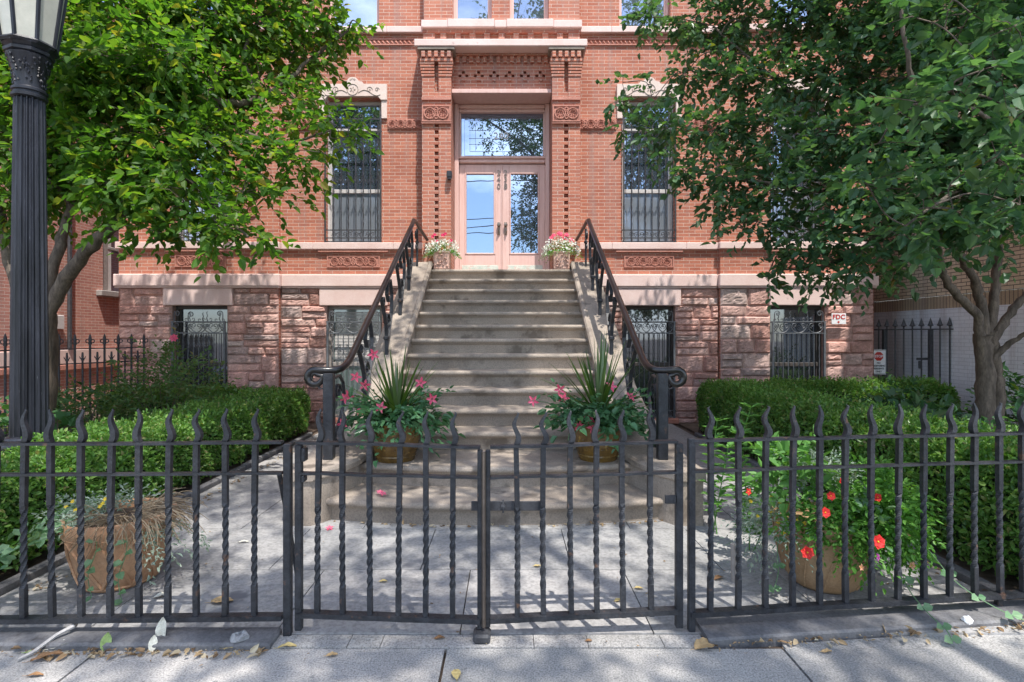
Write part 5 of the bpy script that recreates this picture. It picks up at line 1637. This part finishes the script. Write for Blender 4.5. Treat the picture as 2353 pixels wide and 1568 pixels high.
def glazed_pot(x, y, z, label, seed, spike_lean, fl):
    root = thing('potted_plant', (x, y, z), label, 'potted plant', 'glazed pots on the stairs')
    pr = [(.0, 0), (.165, 0), (.172, .01), (.172, .03), (.182, .045), (.180, .06), (.19, .075), (.205, .15), (.222, .24), (.228, .30), (.235, .315), (.24, .335), (.232, .35), (.215, .35), (.205, .33), (.2, .30), (0, .30)]
    pr = [(r * 1.09, q * 1.04) for r, q in pr]
    p = MB().lathe(pr, (x, y, z), 40, False).build('pot', M['glaze'], root, True)
    dec = MB(); rg = random.Random(seed)
    for k in range(26):
        a = rg.uniform(-2.6, -.5); zz = rg.uniform(.12, .28); r = (.2 + .028 * (zz - .1) / .2) * 1.09 + .006
        cx_, cy_ = x + r * math.cos(a), y + r * math.sin(a); tn = (-math.sin(a), math.cos(a))
        q = rg.uniform(.008, .016)
        dec.add([(cx_ - tn[0] * q, cy_ - tn[1] * q, z + zz), (cx_, cy_, z + zz - q), (cx_ + tn[0] * q, cy_ + tn[1] * q, z + zz), (cx_, cy_, z + zz + q), (cx_ + .006 * math.cos(a), cy_ + .006 * math.sin(a), z + zz)], [(0, 1, 4), (1, 2, 4), (2, 3, 4), (3, 0, 4)])
    dec.build('relief', M['glaze'], p)
    MB().lathe([(0, .312), (.203, .312)], (x, y, z), 24, False).build('soil', M['soil'], root)
    rng = np.random.default_rng(seed); LV = Leaves(); n = 120
    a = rng.uniform(0, 2 * math.pi, n); rr = np.sqrt(rng.random(n)) * .2
    S = np.c_[x + rr * np.cos(a), y + rr * np.sin(a), z + .36 + .16 * rng.random(n)]
    D = np.c_[np.cos(a) * .9, np.sin(a) * .9, -.15 + .75 * rng.random(n)] + rng.normal(size=(n, 3)) * .25
    twigs(LV, rng, S, D, .25 + .2 * rng.random(n), 8, .10, .56, .35, .8)
    a = rng.uniform(0, 2 * math.pi, 9)
    twigs(LV, rng, np.c_[x + .15 * np.cos(a), y + .15 * np.sin(a), z + .42 + .1 * rng.random(9)], np.c_[np.cos(a), np.sin(a), .5 + .5 * rng.random(9)], .5, 9, .075, .5, .25, .8)
    LV.build('foliage', M['mand'], root)
    blades('spike', root, (x + .01, y, z + .40), 40, .66 + .1 * (seed > 6), seed + 1, 66, w=.044, lean=spike_lean)
    st = MB(); st.tube([(x, y, z + .3), (x + .01, y, z + .46)], [.025, .02], 7); st.build('stem', M['bark'], root)
    for i, (u, v, dy) in enumerate(fl):
        yy = y + dy; c = (px(u, yy), yy, pz(v, yy))
        flower(root, c, (rng.normal() * .35, -1, .35 + rng.normal() * .3), .058, 'pinkf', seed=i, cup=.22, wid=.5)
        q = np.array(c); b = np.array([x + (q[0] - x) * .45, y + (q[1] - y) * .5, z + .45])
        limb(st2 := MB(), [b, (b + q) / 2 + np.array([0, 0, .03]), q], .004, .003, 4, None, 4)
        st2.build('flower_stem', M['mand'], root)
    return root


glazed_pot(-1.10, 5.29, .393, 'amber pot with a spiky plant and pink flowers on the left of the steps', 5, (-.1, 0), [(858, 815, -.12), (817, 868, -.1), (803, 908, -.15), (795, 915, -.18), (876, 937, -.25), (832, 945, -.27), (967, 880, -.1), (993, 917, -.12), (838, 886, .0), (788, 975, -.2)])
glazed_pot(.87, 5.32, .393, 'amber pot with taller spikes and pink flowers on the right of the steps', 9, (.05, 0), [(1287, 895, -.1), (1295, 916, -.15), (1226, 921, -.1), (1404, 889, -.15), (1449, 911, -.1), (1355, 961, -.25), (1332, 980, -.27), (1362, 983, -.28)])


def landing_planter(x, y, label, seed, fmat, n_f, big):
    z = 2.712
    root = thing('flower_planter', (x, y, z), label, 'planter', 'square planters on the landing')
    mb = MB(); h = .135
    mb.loft([[(x + sx * r, y + sy * r, z + zz) for sx, sy in ((-1, -1), (1, -1), (1, 1), (-1, 1))] for r, zz in ((h - .012, 0), (h, .02), (h - .008, .03), (h, .27), (h + .012, .285), (h + .012, .31), (h - .015, .31), (h - .02, .27))])
    rg = random.Random(seed)
    for k in range(16):
        cx_, cz_ = x + rg.uniform(-.1, .1), z + rg.uniform(.05, .25); q = rg.uniform(.014, .03); e = .6
        yy = y - h - .001
        mb.add([(cx_ - q, yy, cz_), (cx_, yy, cz_ - q), (cx_ + q, yy, cz_), (cx_, yy, cz_ + q), (cx_, yy - .022, cz_)], [(0, 1, 4), (1, 2, 4), (2, 3, 4), (3, 0, 4)])
    mb.build('pot', M['terra_pale'], root)
    rng = np.random.default_rng(seed); LV = Leaves(); WF = Leaves(); n = 170
    a = rng.uniform(0, 2 * math.pi, n); rr = np.sqrt(rng.random(n))
    S = np.c_[x + rr * np.cos(a) * .15, y + rr * np.sin(a) * .13, z + .31 + .10 * (1 - rr)]
    D = np.c_[np.cos(a) * rr * 1.3, np.sin(a) * rr, .8 - rr * .9]
    twigs(LV, rng, S, D, .13 + .10 * rng.random(n) + big * .03, 8, .03, .45, .55 , .6)
    LV.build('foliage', M['bright'], root)
    m = 520
    a = rng.uniform(0, 2 * math.pi, m); rr = np.sqrt(rng.random(m)); el = np.arccos(np.clip(1 - 1.25 * rng.random(m), -1, 1))
    R_ = .235 + .03 * big
    P = np.c_[x + R_ * 1.15 * np.sin(el) * np.cos(a), y + R_ * .9 * np.sin(el) * np.sin(a), z + .33 + R_ * .75 * np.cos(el)] + rng.normal(size=(m, 3)) * .02
    WF.add(P, rnd_dir(rng, m), rnd_dir(rng, m), .022 + .012 * rng.random(m), .9, .1, 0)
    WF.build('white_blossom', M['whitef'], root)
    for k in range(n_f):
        t = (k + .5) / n_f
        c = (x + (t - .5) * .40 + rg.uniform(-.03, .03), y - .06 + rg.uniform(-.06, .06), z + .52 + big * .05 + rg.uniform(-.06, .07))
        for j in range(2 + big): flower(root, (c[0] + rg.uniform(-.025, .025), c[1], c[2] + rg.uniform(-.02, .02)), (rg.uniform(-.4, .4), -1, .5), .032, fmat, seed=k * 3 + j, wid=.9, cup=.3)


M['terra_pale'] = stone_mat('pale_terracotta_planter', (.46, .27, .21), (.60, .40, .33), 12, .85, .3, 50, .2)
landing_planter(-1.14, 9.33, 'square terracotta planter with white blossom and dark red flowers left of the doors', 31, 'crimson', 5, 0)
landing_planter(.90, 9.33, 'square terracotta planter with white blossom and bright pink flowers right of the doors', 32, 'pinkf', 7, 1)

# ------------------------------------------------ big clay pot with lattice and dry grass, left
x, y = -2.53, 3.55
cp = thing('potted_plant', (x, y, .01), 'terracotta pot with a lattice pattern and dried grass behind the left fence', 'potted plant')
prof = [(0, 0), (.195, 0), (.205, .015), (.225, .06), (.27, .24), (.295, .34), (.31, .36), (.318, .40), (.312, .435), (.30, .44), (.285, .43), (.28, .37), (0, .37)]
pot = MB().lathe(prof, (x, y, .01), 48, False).build('pot', M['clay'], cp, True)
lat = MB()


def pot_r(z): return np.interp(z, [.0, .06, .24, .34], [.2, .225, .27, .295])


for k in range(9):
    for s in (-1, 1):
        pts = []
        for t in np.linspace(0, 1, 12):
            z = .03 + .30 * t; a = 2 * math.pi * k / 9 + s * .70 * t; r = pot_r(z) + .003
            pts.append((x + r * math.cos(a), y + r * math.sin(a), z + .01))
        lat.tube(pts, .012, 5)
for zz in (.02, .345):
    r = pot_r(zz) + .004
    lat.tube([(x + r * math.cos(a), y + r * math.sin(a), zz + .01) for a in np.linspace(0, 2 * math.pi, 40)], .009, 5, False)
lat.build('lattice', M['clay'], pot, True)
MB().lathe([(0, .385), (.282, .385)], (x, y, .01), 24, False).build('soil', M['soil'], cp)
rng = np.random.default_rng(12); gm_ = MB()
for k in range(230):
    a = rng.uniform(-1.9, 1.4); r0 = rng.uniform(.02, .22); c = np.array([x + .06 + r0 * math.cos(a), y + r0 * math.sin(a), .40 + rng.random() * .06])
    d = np.array([math.cos(a) * .9 + rng.normal() * .3, math.sin(a) * .8 + rng.normal() * .3, .75 * rng.random() + .15])
    pts = [c]; 
    for j in range(5):
        d = d + np.array([rng.normal() * .18, rng.normal() * .18, -.30]); d /= np.linalg.norm(d); pts.append(pts[-1] + d * rng.uniform(.035, .075))
    gm_.tube(pts, [.0028] * 5 + [.001], 3, False)
me = gm_.mesh('dried_grass', M['straw']); link('dried_grass', me, cp)
LV = Leaves(); n = 90; a = rng.uniform(1.2, 4.6, n)
S = np.c_[x - .03 + .2 * rng.random(n) * np.cos(a), y + .2 * np.sin(a) * rng.random(n), .42 + .08 * rng.random(n)]
twigs(LV, rng, S, np.c_[np.cos(a), np.sin(a), .9 * rng.random(n)], .2 + .1 * rng.random(n), 10, .035, .35, .3, .5)
a = rng.uniform(-.7, .3, 26); twigs(LV, rng, np.c_[x + .3 * np.cos(a), y + .28 * np.sin(a), .34 + .08 * rng.random(26)], np.c_[np.cos(a), np.sin(a), -.5 + .3 * rng.random(26)], .24, 10, .035, .4, .5, .5)
LV.build('silver_foliage', M['silver'], cp)
LV = Leaves(); n = 30; a = rng.uniform(2.3, 4.4, n)
twigs(LV, rng, np.c_[x + .24 * np.cos(a), y + .22 * np.sin(a), .40 + .06 * rng.random(n)], np.c_[np.cos(a), np.sin(a) * .8, -.1 + .6 * rng.random(n)], .34, 6, .062, .85, .6, .6)
vm = MB()
for vx, vz in ((-2.48, .05), (-2.30, .02)):
    pts = [(vx + .02 * math.sin(k), 3.55 - .29 - .02 * k * .3, .42 - k * (.42 - vz) / 7) for k in range(8)]
    MB().tube(pts, .003, 4).build('trailing_stem', M['vine'], cp)
    for k_, q in enumerate(pts[1:]):
        LV.add([q], [[(1 if k_ % 2 else -1) * rng.uniform(.4, 1), -.5, rng.uniform(-.5, .3)]], [[rng.normal() * .3, -.7, 1]], rng.uniform(.04, .065), .85, .08, .1)
LV.build('trailing_leaves', M['vine'], cp)
for k in range(7):
    c = (x - .28 + .35 * rng.random(), y - .12 + rng.normal() * .05, .50 + .1 * rng.random()); flower(cp, c, (0, -1, .6), .014, 'yellowf', seed=k, wid=.9)

# ------------------------------------------------ brown pot with red petunias, right
x, y = 2.02, 3.50
bp_ = thing('potted_plant', (x, y, .01), 'brown ribbed pot overflowing with red flowers behind the right fence', 'potted plant')
prof = [(0, 0), (.17, 0), (.195, .02), (.225, .07), (.262, .2), (.285, .32), (.30, .40), (.31, .42), (.30, .43), (.28, .41), (0, .36)]
tilt = Matrix.Translation((x, y, .01)) @ Matrix.Rotation(R(-4), 4, 'Y') @ Matrix.Translation((-x, -y, -.01))
mb = MB().lathe(prof, (x, y, .012), 48, False)
for k in range(12):
    a0 = 2 * math.pi * k / 12
    mb.tube([(x + (np.interp(z, [p[1] for p in prof[1:7]], [p[0] for p in prof[1:7]]) + .002) * math.cos(a0 + .9 * z), y + (np.interp(z, [p[1] for p in prof[1:7]], [p[0] for p in prof[1:7]]) + .002) * math.sin(a0 + .9 * z), .012 + z) for z in np.linspace(.03, .40, 9)], .007, 5)
mb.build('pot', M['fabric'], bp_, True)
rng = np.random.default_rng(44)


def mound(mat, name, n, cx_, cy_, cz_, rx, ry, rz, leaf, twl, nl, wid, seed, a0=0, a1=6.283, droop=.3, zlow=-.3):
    r_ = np.random.default_rng(seed); a = r_.uniform(a0, a1, n); e = np.arcsin(r_.uniform(zlow, 1, n))
    d = np.c_[np.cos(a) * np.cos(e), np.sin(a) * np.cos(e), np.sin(e)]
    S = np.array([cx_, cy_, cz_]) + d * np.array([rx, ry, rz]) * (.35 + .55 * r_.random((n, 1)))
    L_ = Leaves(); twigs(L_, r_, S, d + r_.normal(size=(n, 3)) * .4, twl * (.6 + .7 * r_.random(n)), nl, leaf, wid, droop, .7)
    return L_.build(name, M[mat], bp_)


mound('bright', 'petunia_foliage', 300, x + .17, y - .04, .52, .40, .3, .26, .048, .16, 8, .6, 1, -1.9, 1.4, .35, -.7)
mound('bright', 'petunia_foliage', 190, x + .16, y - .16, .42, .34, .2, .2, .035, .15, 8, .55, 11, -2.6, -.4, .45, -.7)
mound('bright', 'petunia_foliage', 170, x - .06, y - .14, .50, .30, .18, .16, .042, .14, 8, .55, 21, -3.0, -.1, .5, -.6)
mound('weed', 'broad_foliage', 60, x - .18, y + .05, .66, .2, .25, .2, .085, .18, 6, .6, 2, 0, 6.28, .25, -.2)
mound('silver', 'silver_foliage', 120, x - .02, y + .02, .68, .22, .2, .13, .035, .16, 9, .32, 3)
mound('silver', 'silver_foliage', 110, x - .32, y - .05, .42, .17, .2, .16, .032, .18, 9, .32, 4, 1.5, 4.8, .5, -.8)
mound('vine', 'round_foliage', 14, x + .1, y - .18, .5, .16, .12, .12, .06, .16, 4, .9, 5, -2.5, -.6)
LV = Leaves(); vm = MB()
for pts in ([(2.33, 3.32, .40), (2.28, 3.2, .30), (2.275, 3.1, .16), (2.28, 2.96, .09), (2.285, 2.84, .06), (2.285, 2.80, .02)],
            [(2.5, 3.45, .38), (2.56, 3.3, .28), (2.6, 3.18, .17), (2.68, 3.05, .10), (2.78, 2.95, .06), (2.95, 2.86, .02), (3.05, 2.76, .012)],
            [(1.75, 3.45, .42), (1.66, 3.36, .30), (1.65, 3.33, .15), (1.60, 3.30, .03)]):
    p = bez(pts, 4); MB().tube(p, .003, 4).build('trailing_stem', M['vine'], bp_)
    for q in p[3::4]:
        for s in (-1, 1): LV.add([q], [[s, -.3, .1]], [[0, -.8, .8]], .040 + .015 * rng.random(), .95, .06, .1)
LV.build('trailing_leaves', M['vine'], bp_)
for i, (u, v, yy, r, m_) in enumerate(((1719, 1130, 3.22, .032, 'redf'), (1937, 1107, 3.25, .034, 'redf'), (1909, 1140, 3.16, .036, 'redf'), (2016, 1143, 3.22, .036, 'redf'), (1896, 1178, 3.10, .042, 'redf'), (1855, 1270, 3.08, .050, 'redf'), (2017, 1245, 3.08, .056, 'redf'),
                                       (2016, 1280, 3.08, .030, 'magf'), (1979, 1304, 3.08, .028, 'peachf'), (2095, 1299, 3.15, .032, 'peachf'), (2084, 1232, 3.2, .03, 'peachf'))):
    c = (px(u, yy), yy, pz(v, yy)); flower(bp_, c, (rng.normal() * .3, -1, .25), r * .70, m_, seed=i, petals=6 if r > .033 else 5, wid=1.2 if r > .033 else .8, cup=.2, eye='yellowf' if m_ != 'magf' else None)
for k in range(16):
    c = (x - .30 + rng.normal() * .08, y - .16 + rng.normal() * .06, .38 + .22 * rng.random()); flower(bp_, c, (0, -1, .6), .013, 'yellowf', seed=k, wid=.9)

# ================================================================== fallen leaves and litter


def fleaf(u, v, L, ang, mat_c, label, z=None, stand=0, wid=.55, name='fallen_leaf', group='fallen leaves on the ground'):
    y = EYE * FOC / (v - V0); z = .012 if z is None else z
    y = (EYE - z) * FOC / (v - V0); xx = px(u, y)
    mb = MB(); n = 6; rg = random.Random(int(u * 7 + v)); vs = []; fs = []
    for i in range(n + 1):
        t = i / n; w_ = L * wid * .5 * math.sin(math.pi * min(1, t * .93 + .05)) ** .75; zc = (.03 if stand else .10) * L * math.sin(t * 3.1) * rg.uniform(.6, 1.4)
        for s in (-1, -.5, 0, .5, 1):
            vs.append((t * L - L / 2, s * w_, zc + abs(s) * L * .10 * rg.uniform(.3, 1.2) + .001))
    for i in range(n):
        for j in range(4): fs.append((i * 5 + j, i * 5 + j + 1, i * 5 + j + 6, i * 5 + j + 5))
    mb.add(vs, fs); mb.tube([(-L / 2 - L * .25, .01 * L, .004), (-L / 2, 0, .004)], .0012, 3)
    me = mb.mesh(name, mat_c)
    o = link(name, me); o.location = (xx, y, z); o.rotation_euler = (R(stand), 0, R(ang))
    if stand: o.rotation_euler = (R(12), R(-stand), R(ang)); o.location.z = z + L * .45
    return tag(o, label, 'leaf', group)


def lm(name, c): 
    return stone_mat(name, tuple(q * .82 for q in c), c, 40, .75, .2, 120, .2)


TAN, BRN, YEL, GRN, PAL = lm('tan_dry_leaf', (.46, .31, .15)), lm('brown_dry_leaf', (.27, .145, .065)), lm('yellow_dry_leaf', (.58, .44, .18)), lm('green_fallen_leaf', (.26, .36, .12)), lm('pale_dry_leaf', (.62, .60, .50))
fleaf(510, 1384, .125, 10, TAN, 'large curled tan leaf on the paving behind the left fence', wid=.6)
fleaf(372, 1372, .085, 25, PAL, 'pale curled leaf on the paving right of the clay pot')
fleaf(373, 1474, .13, 80, PAL, 'pale leaf standing upright against the left curb', z=.0, stand=80, wid=.45)
fleaf(352, 1494, .075, 100, PAL, 'small pale leaf tip leaning on the left curb', z=.0, stand=65)
fleaf(245, 1492, .085, 95, GRN, 'fresh green leaf lying against the left curb', z=.0, stand=70, wid=.6)
fleaf(66, 1501, .045, 10, GRN, 'tiny green leaf by the left curb near the frame edge', z=.002)
fleaf(155, 1488, .15, 18, PAL, 'long pale curled leaf at the foot of the left curb', z=.004, wid=.3)
fleaf(108, 1514, .13, 25, BRN, 'brown curled leaf at the foot of the left curb', z=.004, wid=.35)
fleaf(530, 1490, .10, 15, YEL, 'yellow leaf at the curb, third from the gate post', z=.004)
fleaf(660, 1489, .09, 10, YEL, 'yellow folded leaf in the litter nearest the gate post', z=.004, wid=.4)
fleaf(610, 1490, .09, 60, TAN, 'tan curled leaf in the litter left of the gate post', z=.004, wid=.4)
fleaf(80, 1554, .075, 5, BRN, 'small dark brown leaf on the sidewalk at lower left', z=.004, wid=.35)
fleaf(763, 1507, .055, 15, TAN, 'small tan leaf on the sidewalk below the left gate', z=.004)
fleaf(1048, 1552, .075, 100, YEL, 'yellow leaf on the sidewalk below the gate meeting', z=.004, wid=.6)
fleaf(1010, 1468, .055, 10, BRN, 'crumpled dark brown leaf on the threshold under the left gate', z=.006, wid=.6)
fleaf(1353, 1474, .035, 10, BRN, 'dark leaf scrap on the threshold under the right gate', z=.006, wid=.7)
fleaf(1235, 1302, .05, 5, YEL, 'small yellow leaf in front of the stairs behind the right gate', wid=.6)
fleaf(881, 1337, .05, 5, YEL, 'small yellow leaf on the paving behind the left gate', wid=.6)
fleaf(1468, 1353, .055, 0, YEL, 'small pale leaf on the paving beside the right gate post', wid=.5)
fleaf(1420, 1381, .05, 30, YEL, 'small yellow leaf in the sunlit bars behind the right gate', wid=.6)
fleaf(560, 1247, .08, 5, PAL, 'thin pale leaf on the path beside the left hedge', wid=.35)
fleaf(1620, 1488, .12, 20, TAN, 'flat tan leaf patch on the sidewalk beside the right gate post', z=.003, wid=.75)
fleaf(1900, 1499, .055, 5, TAN, 'small tan leaf on the sidewalk in front of the right fence', z=.003, wid=.5)
fleaf(1652, 1330, .08, 30, BRN, 'brown leaf beside the rusty iron stub', wid=.5)
for i, (u, v, m_) in enumerate(((873, 1132, 'a'), (880, 1136, 'b'), (757, 1215, 'c'))):
    y = 4.62 if i < 2 else 4.3
    z = .222 if i < 2 else .014
    o = flower(None, (px(u, (EYE - z) * FOC / (v - V0)), (EYE - z) * FOC / (v - V0), z), (.1, -.3, 1), .035, 'pinkf', name='fallen_blossom', seed=i)
    tag(o, ['fallen pink blossom on the lowest step, left one of the pair', 'fallen pink blossom on the lowest step, right one of the pair', 'fallen pink blossom on the ground by the left stair wall'][i], 'blossom', 'fallen pink blossoms')
stk = MB(); stk.tube([(-2.31, 2.90, .055), (-2.29, 2.86, .07), (-2.33, 2.80, .055), (-2.37, 2.72, .02), (-2.40, 2.66, .014)], [.012, .012, .010, .010, .007], 6)
tag(stk.build('stick', lm('grey_stick', (.42, .40, .38))), 'bare grey stick lying over the left curb', 'stick')
lt_ = MB(); r_ = random.Random(3)
for k in range(7):
    c = Vector((2.40 + .0, 2.86, .02)); 
pb = MB(); c = np.array([px(2222, 2.98), 2.98, .02]); rg = random.Random(4)
pb.lathe([(.0, 0), (.022, .004), (.027, .02), (.02, .036), (0, .042)], tuple(c), 9, False)
pb.v = [(a + rg.uniform(-.006, .006), b + rg.uniform(-.006, .006), max(.006, d + rg.uniform(-.006, .006))) for a, b, d in pb.v]
tag(pb.build('plastic_scrap', M['white']), 'crumpled white plastic scrap on the sidewalk at right', 'litter')
gp = MB(); rg = random.Random(14)
gp.lathe([(.0, .0), (.042, .003), (.04, .02), (.024, .028), (.018, .016), (0, .012)], (-1.385, 2.80, .036), 11, False)
gp.v = [(a + rg.uniform(-.009, .009), b + rg.uniform(-.009, .009), max(.038, d + rg.uniform(-.006, .008))) for a, b, d in gp.v]
tag(gp.build('paper_scrap', lm('grey_scrap', (.30, .30, .30))), 'crumpled grey paper scrap on the curb by the left gate post', 'litter')
# fine litter along the curbs and in the joints
rng = np.random.default_rng(9); LV = Leaves(); n = 400
t = rng.random(n)
half = rng.random(n) < .55
xl = np.where(half, np.clip(rng.choice([-2.75, -2.3, -2.05, -1.85, -1.5, -1.32], n) + rng.normal(size=n) * .12, -3, -1.24), 1.05 + 2.3 * rng.random(n))
yl = np.where(half, 2.742 - np.abs(rng.normal(size=n)) * .025, 2.79 + (xl - 1.03) * .108 - np.abs(rng.normal(size=n)) * .03)
P = np.c_[xl, yl, .006 + .012 * rng.random(n)]
LV.add(P, rnd_dir(rng, n) * np.array([1, 1, .25]), np.array([0, 0, 1.0]) + rng.normal(size=(n, 3)) * .4, .012 + .05 * rng.random(n) ** 2.5, .5)
n = 260; a = rng.random(n)
P = np.c_[3.0 + rng.normal(size=n) * .13, 2.95 + rng.normal(size=n) * .05, .008 + .03 * rng.random(n)]
LV.add(P, rnd_dir(rng, n) * np.array([1, 1, .3]), np.array([0, 0, 1.0]) + rng.normal(size=(n, 3)) * .5, .02 + .035 * rng.random(n), .55)
n = 420
P = np.c_[np.where(rng.random(n) < .5, -3.0 + .12 * rng.random(n), 2.82 + .12 * rng.random(n)), rng.uniform(3.3, 8.5, n), .014 + .01 * rng.random(n)]
LV.add(P, rnd_dir(rng, n) * np.array([1, 1, .25]), np.array([0, 0, 1.0]) + rng.normal(size=(n, 3)) * .4, .015 + .03 * rng.random(n), .5)
n = 260
P = np.c_[rng.uniform(-2.9, 2.8, n), rng.uniform(2.6, 6.0, n), np.full(n, .013)]
ok = (np.abs(P[:, 0] + .12) > 1.85) | (P[:, 1] < 4.4)
P = P[ok]; LV.add(P, rnd_dir(rng, len(P)) * np.array([1, 1, .15]), np.array([0, 0, 1.0]) + rng.normal(size=(len(P), 3)) * .25, .008 + .016 * rng.random(len(P)) ** 2, .5)
n = 70
P = np.c_[rng.uniform(-1.5, 1.3, n), 4.46 - .02 * rng.random(n) + .16 * np.abs(rng.uniform(-1, 1, n)) * 0, np.full(n, .014)]
P[:, 1] = 4.52 + .16 * (np.abs(P[:, 0] + .12) / 1.47) ** 2.2 - .02 * rng.random(n)
LV.add(P, rnd_dir(rng, n) * np.array([1, 1, .25]), np.array([0, 0, 1.0]) + rng.normal(size=(n, 3)) * .4, .02 + .03 * rng.random(n), .5)
tag(LV.build('leaf_litter', M['deadleaf']), 'dry leaf litter along the curbs', kind='stuff')
print('LEAVES', NLEAF)

# ================================================================== light and camera
ELEV, AZ = 66.0, 24.0
S = Vector((math.sin(R(AZ)) * math.cos(R(ELEV)), -math.cos(R(AZ)) * math.cos(R(ELEV)), math.sin(R(ELEV))))
ld_ = bpy.data.lights.new('sun', 'SUN'); ld_.energy = 2.9; ld_.angle = R(.53); ld_.color = (1.0, .955, .89)
so = bpy.data.objects.new('sun', ld_); COL.objects.link(so); so.rotation_euler = S.to_track_quat('Z', 'Y').to_euler(); so.location = S * 40
wd = bpy.data.worlds.new('World'); SC.world = wd; wd.use_nodes = True
nt = wd.node_tree; bg = nt.nodes['Background']
sk = nt.nodes.new('ShaderNodeTexSky'); sk.sky_type = 'NISHITA'; sk.sun_disc = False
sk.sun_elevation = R(ELEV); sk.sun_rotation = math.atan2(S.x, S.y)
sk.air_density = 1.0; sk.dust_density = 1.2
tcn = nt.nodes.new('ShaderNodeTexCoord'); mp = nt.nodes.new('ShaderNodeMapping'); mp.inputs['Scale'].default_value = (1, 1, 2.2); mp.inputs['Location'].default_value = (5.7, 2.4, 1.3)
nt.links.new(tcn.outputs['Generated'], mp.inputs[0])
cf = ramp(nt, noise(nt, mp.outputs[0], 2.3, 8, .58), [(.52, (0, 0, 0)), (.74, (.85, .85, .85))])
nt.links.new(mixc(nt, cf, sk.outputs[0], (12.5, 12.7, 13.2)), bg.inputs[0]); bg.inputs[1].default_value = .15
cam = bpy.data.cameras.new('camera'); cam.sensor_width = 36; cam.lens = FOC / 2353 * 36
cam.shift_x = (1176.5 - U0) / 2353; cam.shift_y = -(784 - V0) / 2353
cam.clip_end = 500; cam.clip_start = .05
co_ = bpy.data.objects.new('camera', cam); COL.objects.link(co_); co_.location = (0, 0, EYE); co_.rotation_euler = (R(90), 0, 0)
SC.camera = co_
SC.view_settings.view_transform = 'Standard'; SC.view_settings.look = 'None'; SC.view_settings.gamma = 1; SC.view_settings.exposure = 1.25
SC.cycles.max_bounces = 8; SC.cycles.transparent_max_bounces = 8
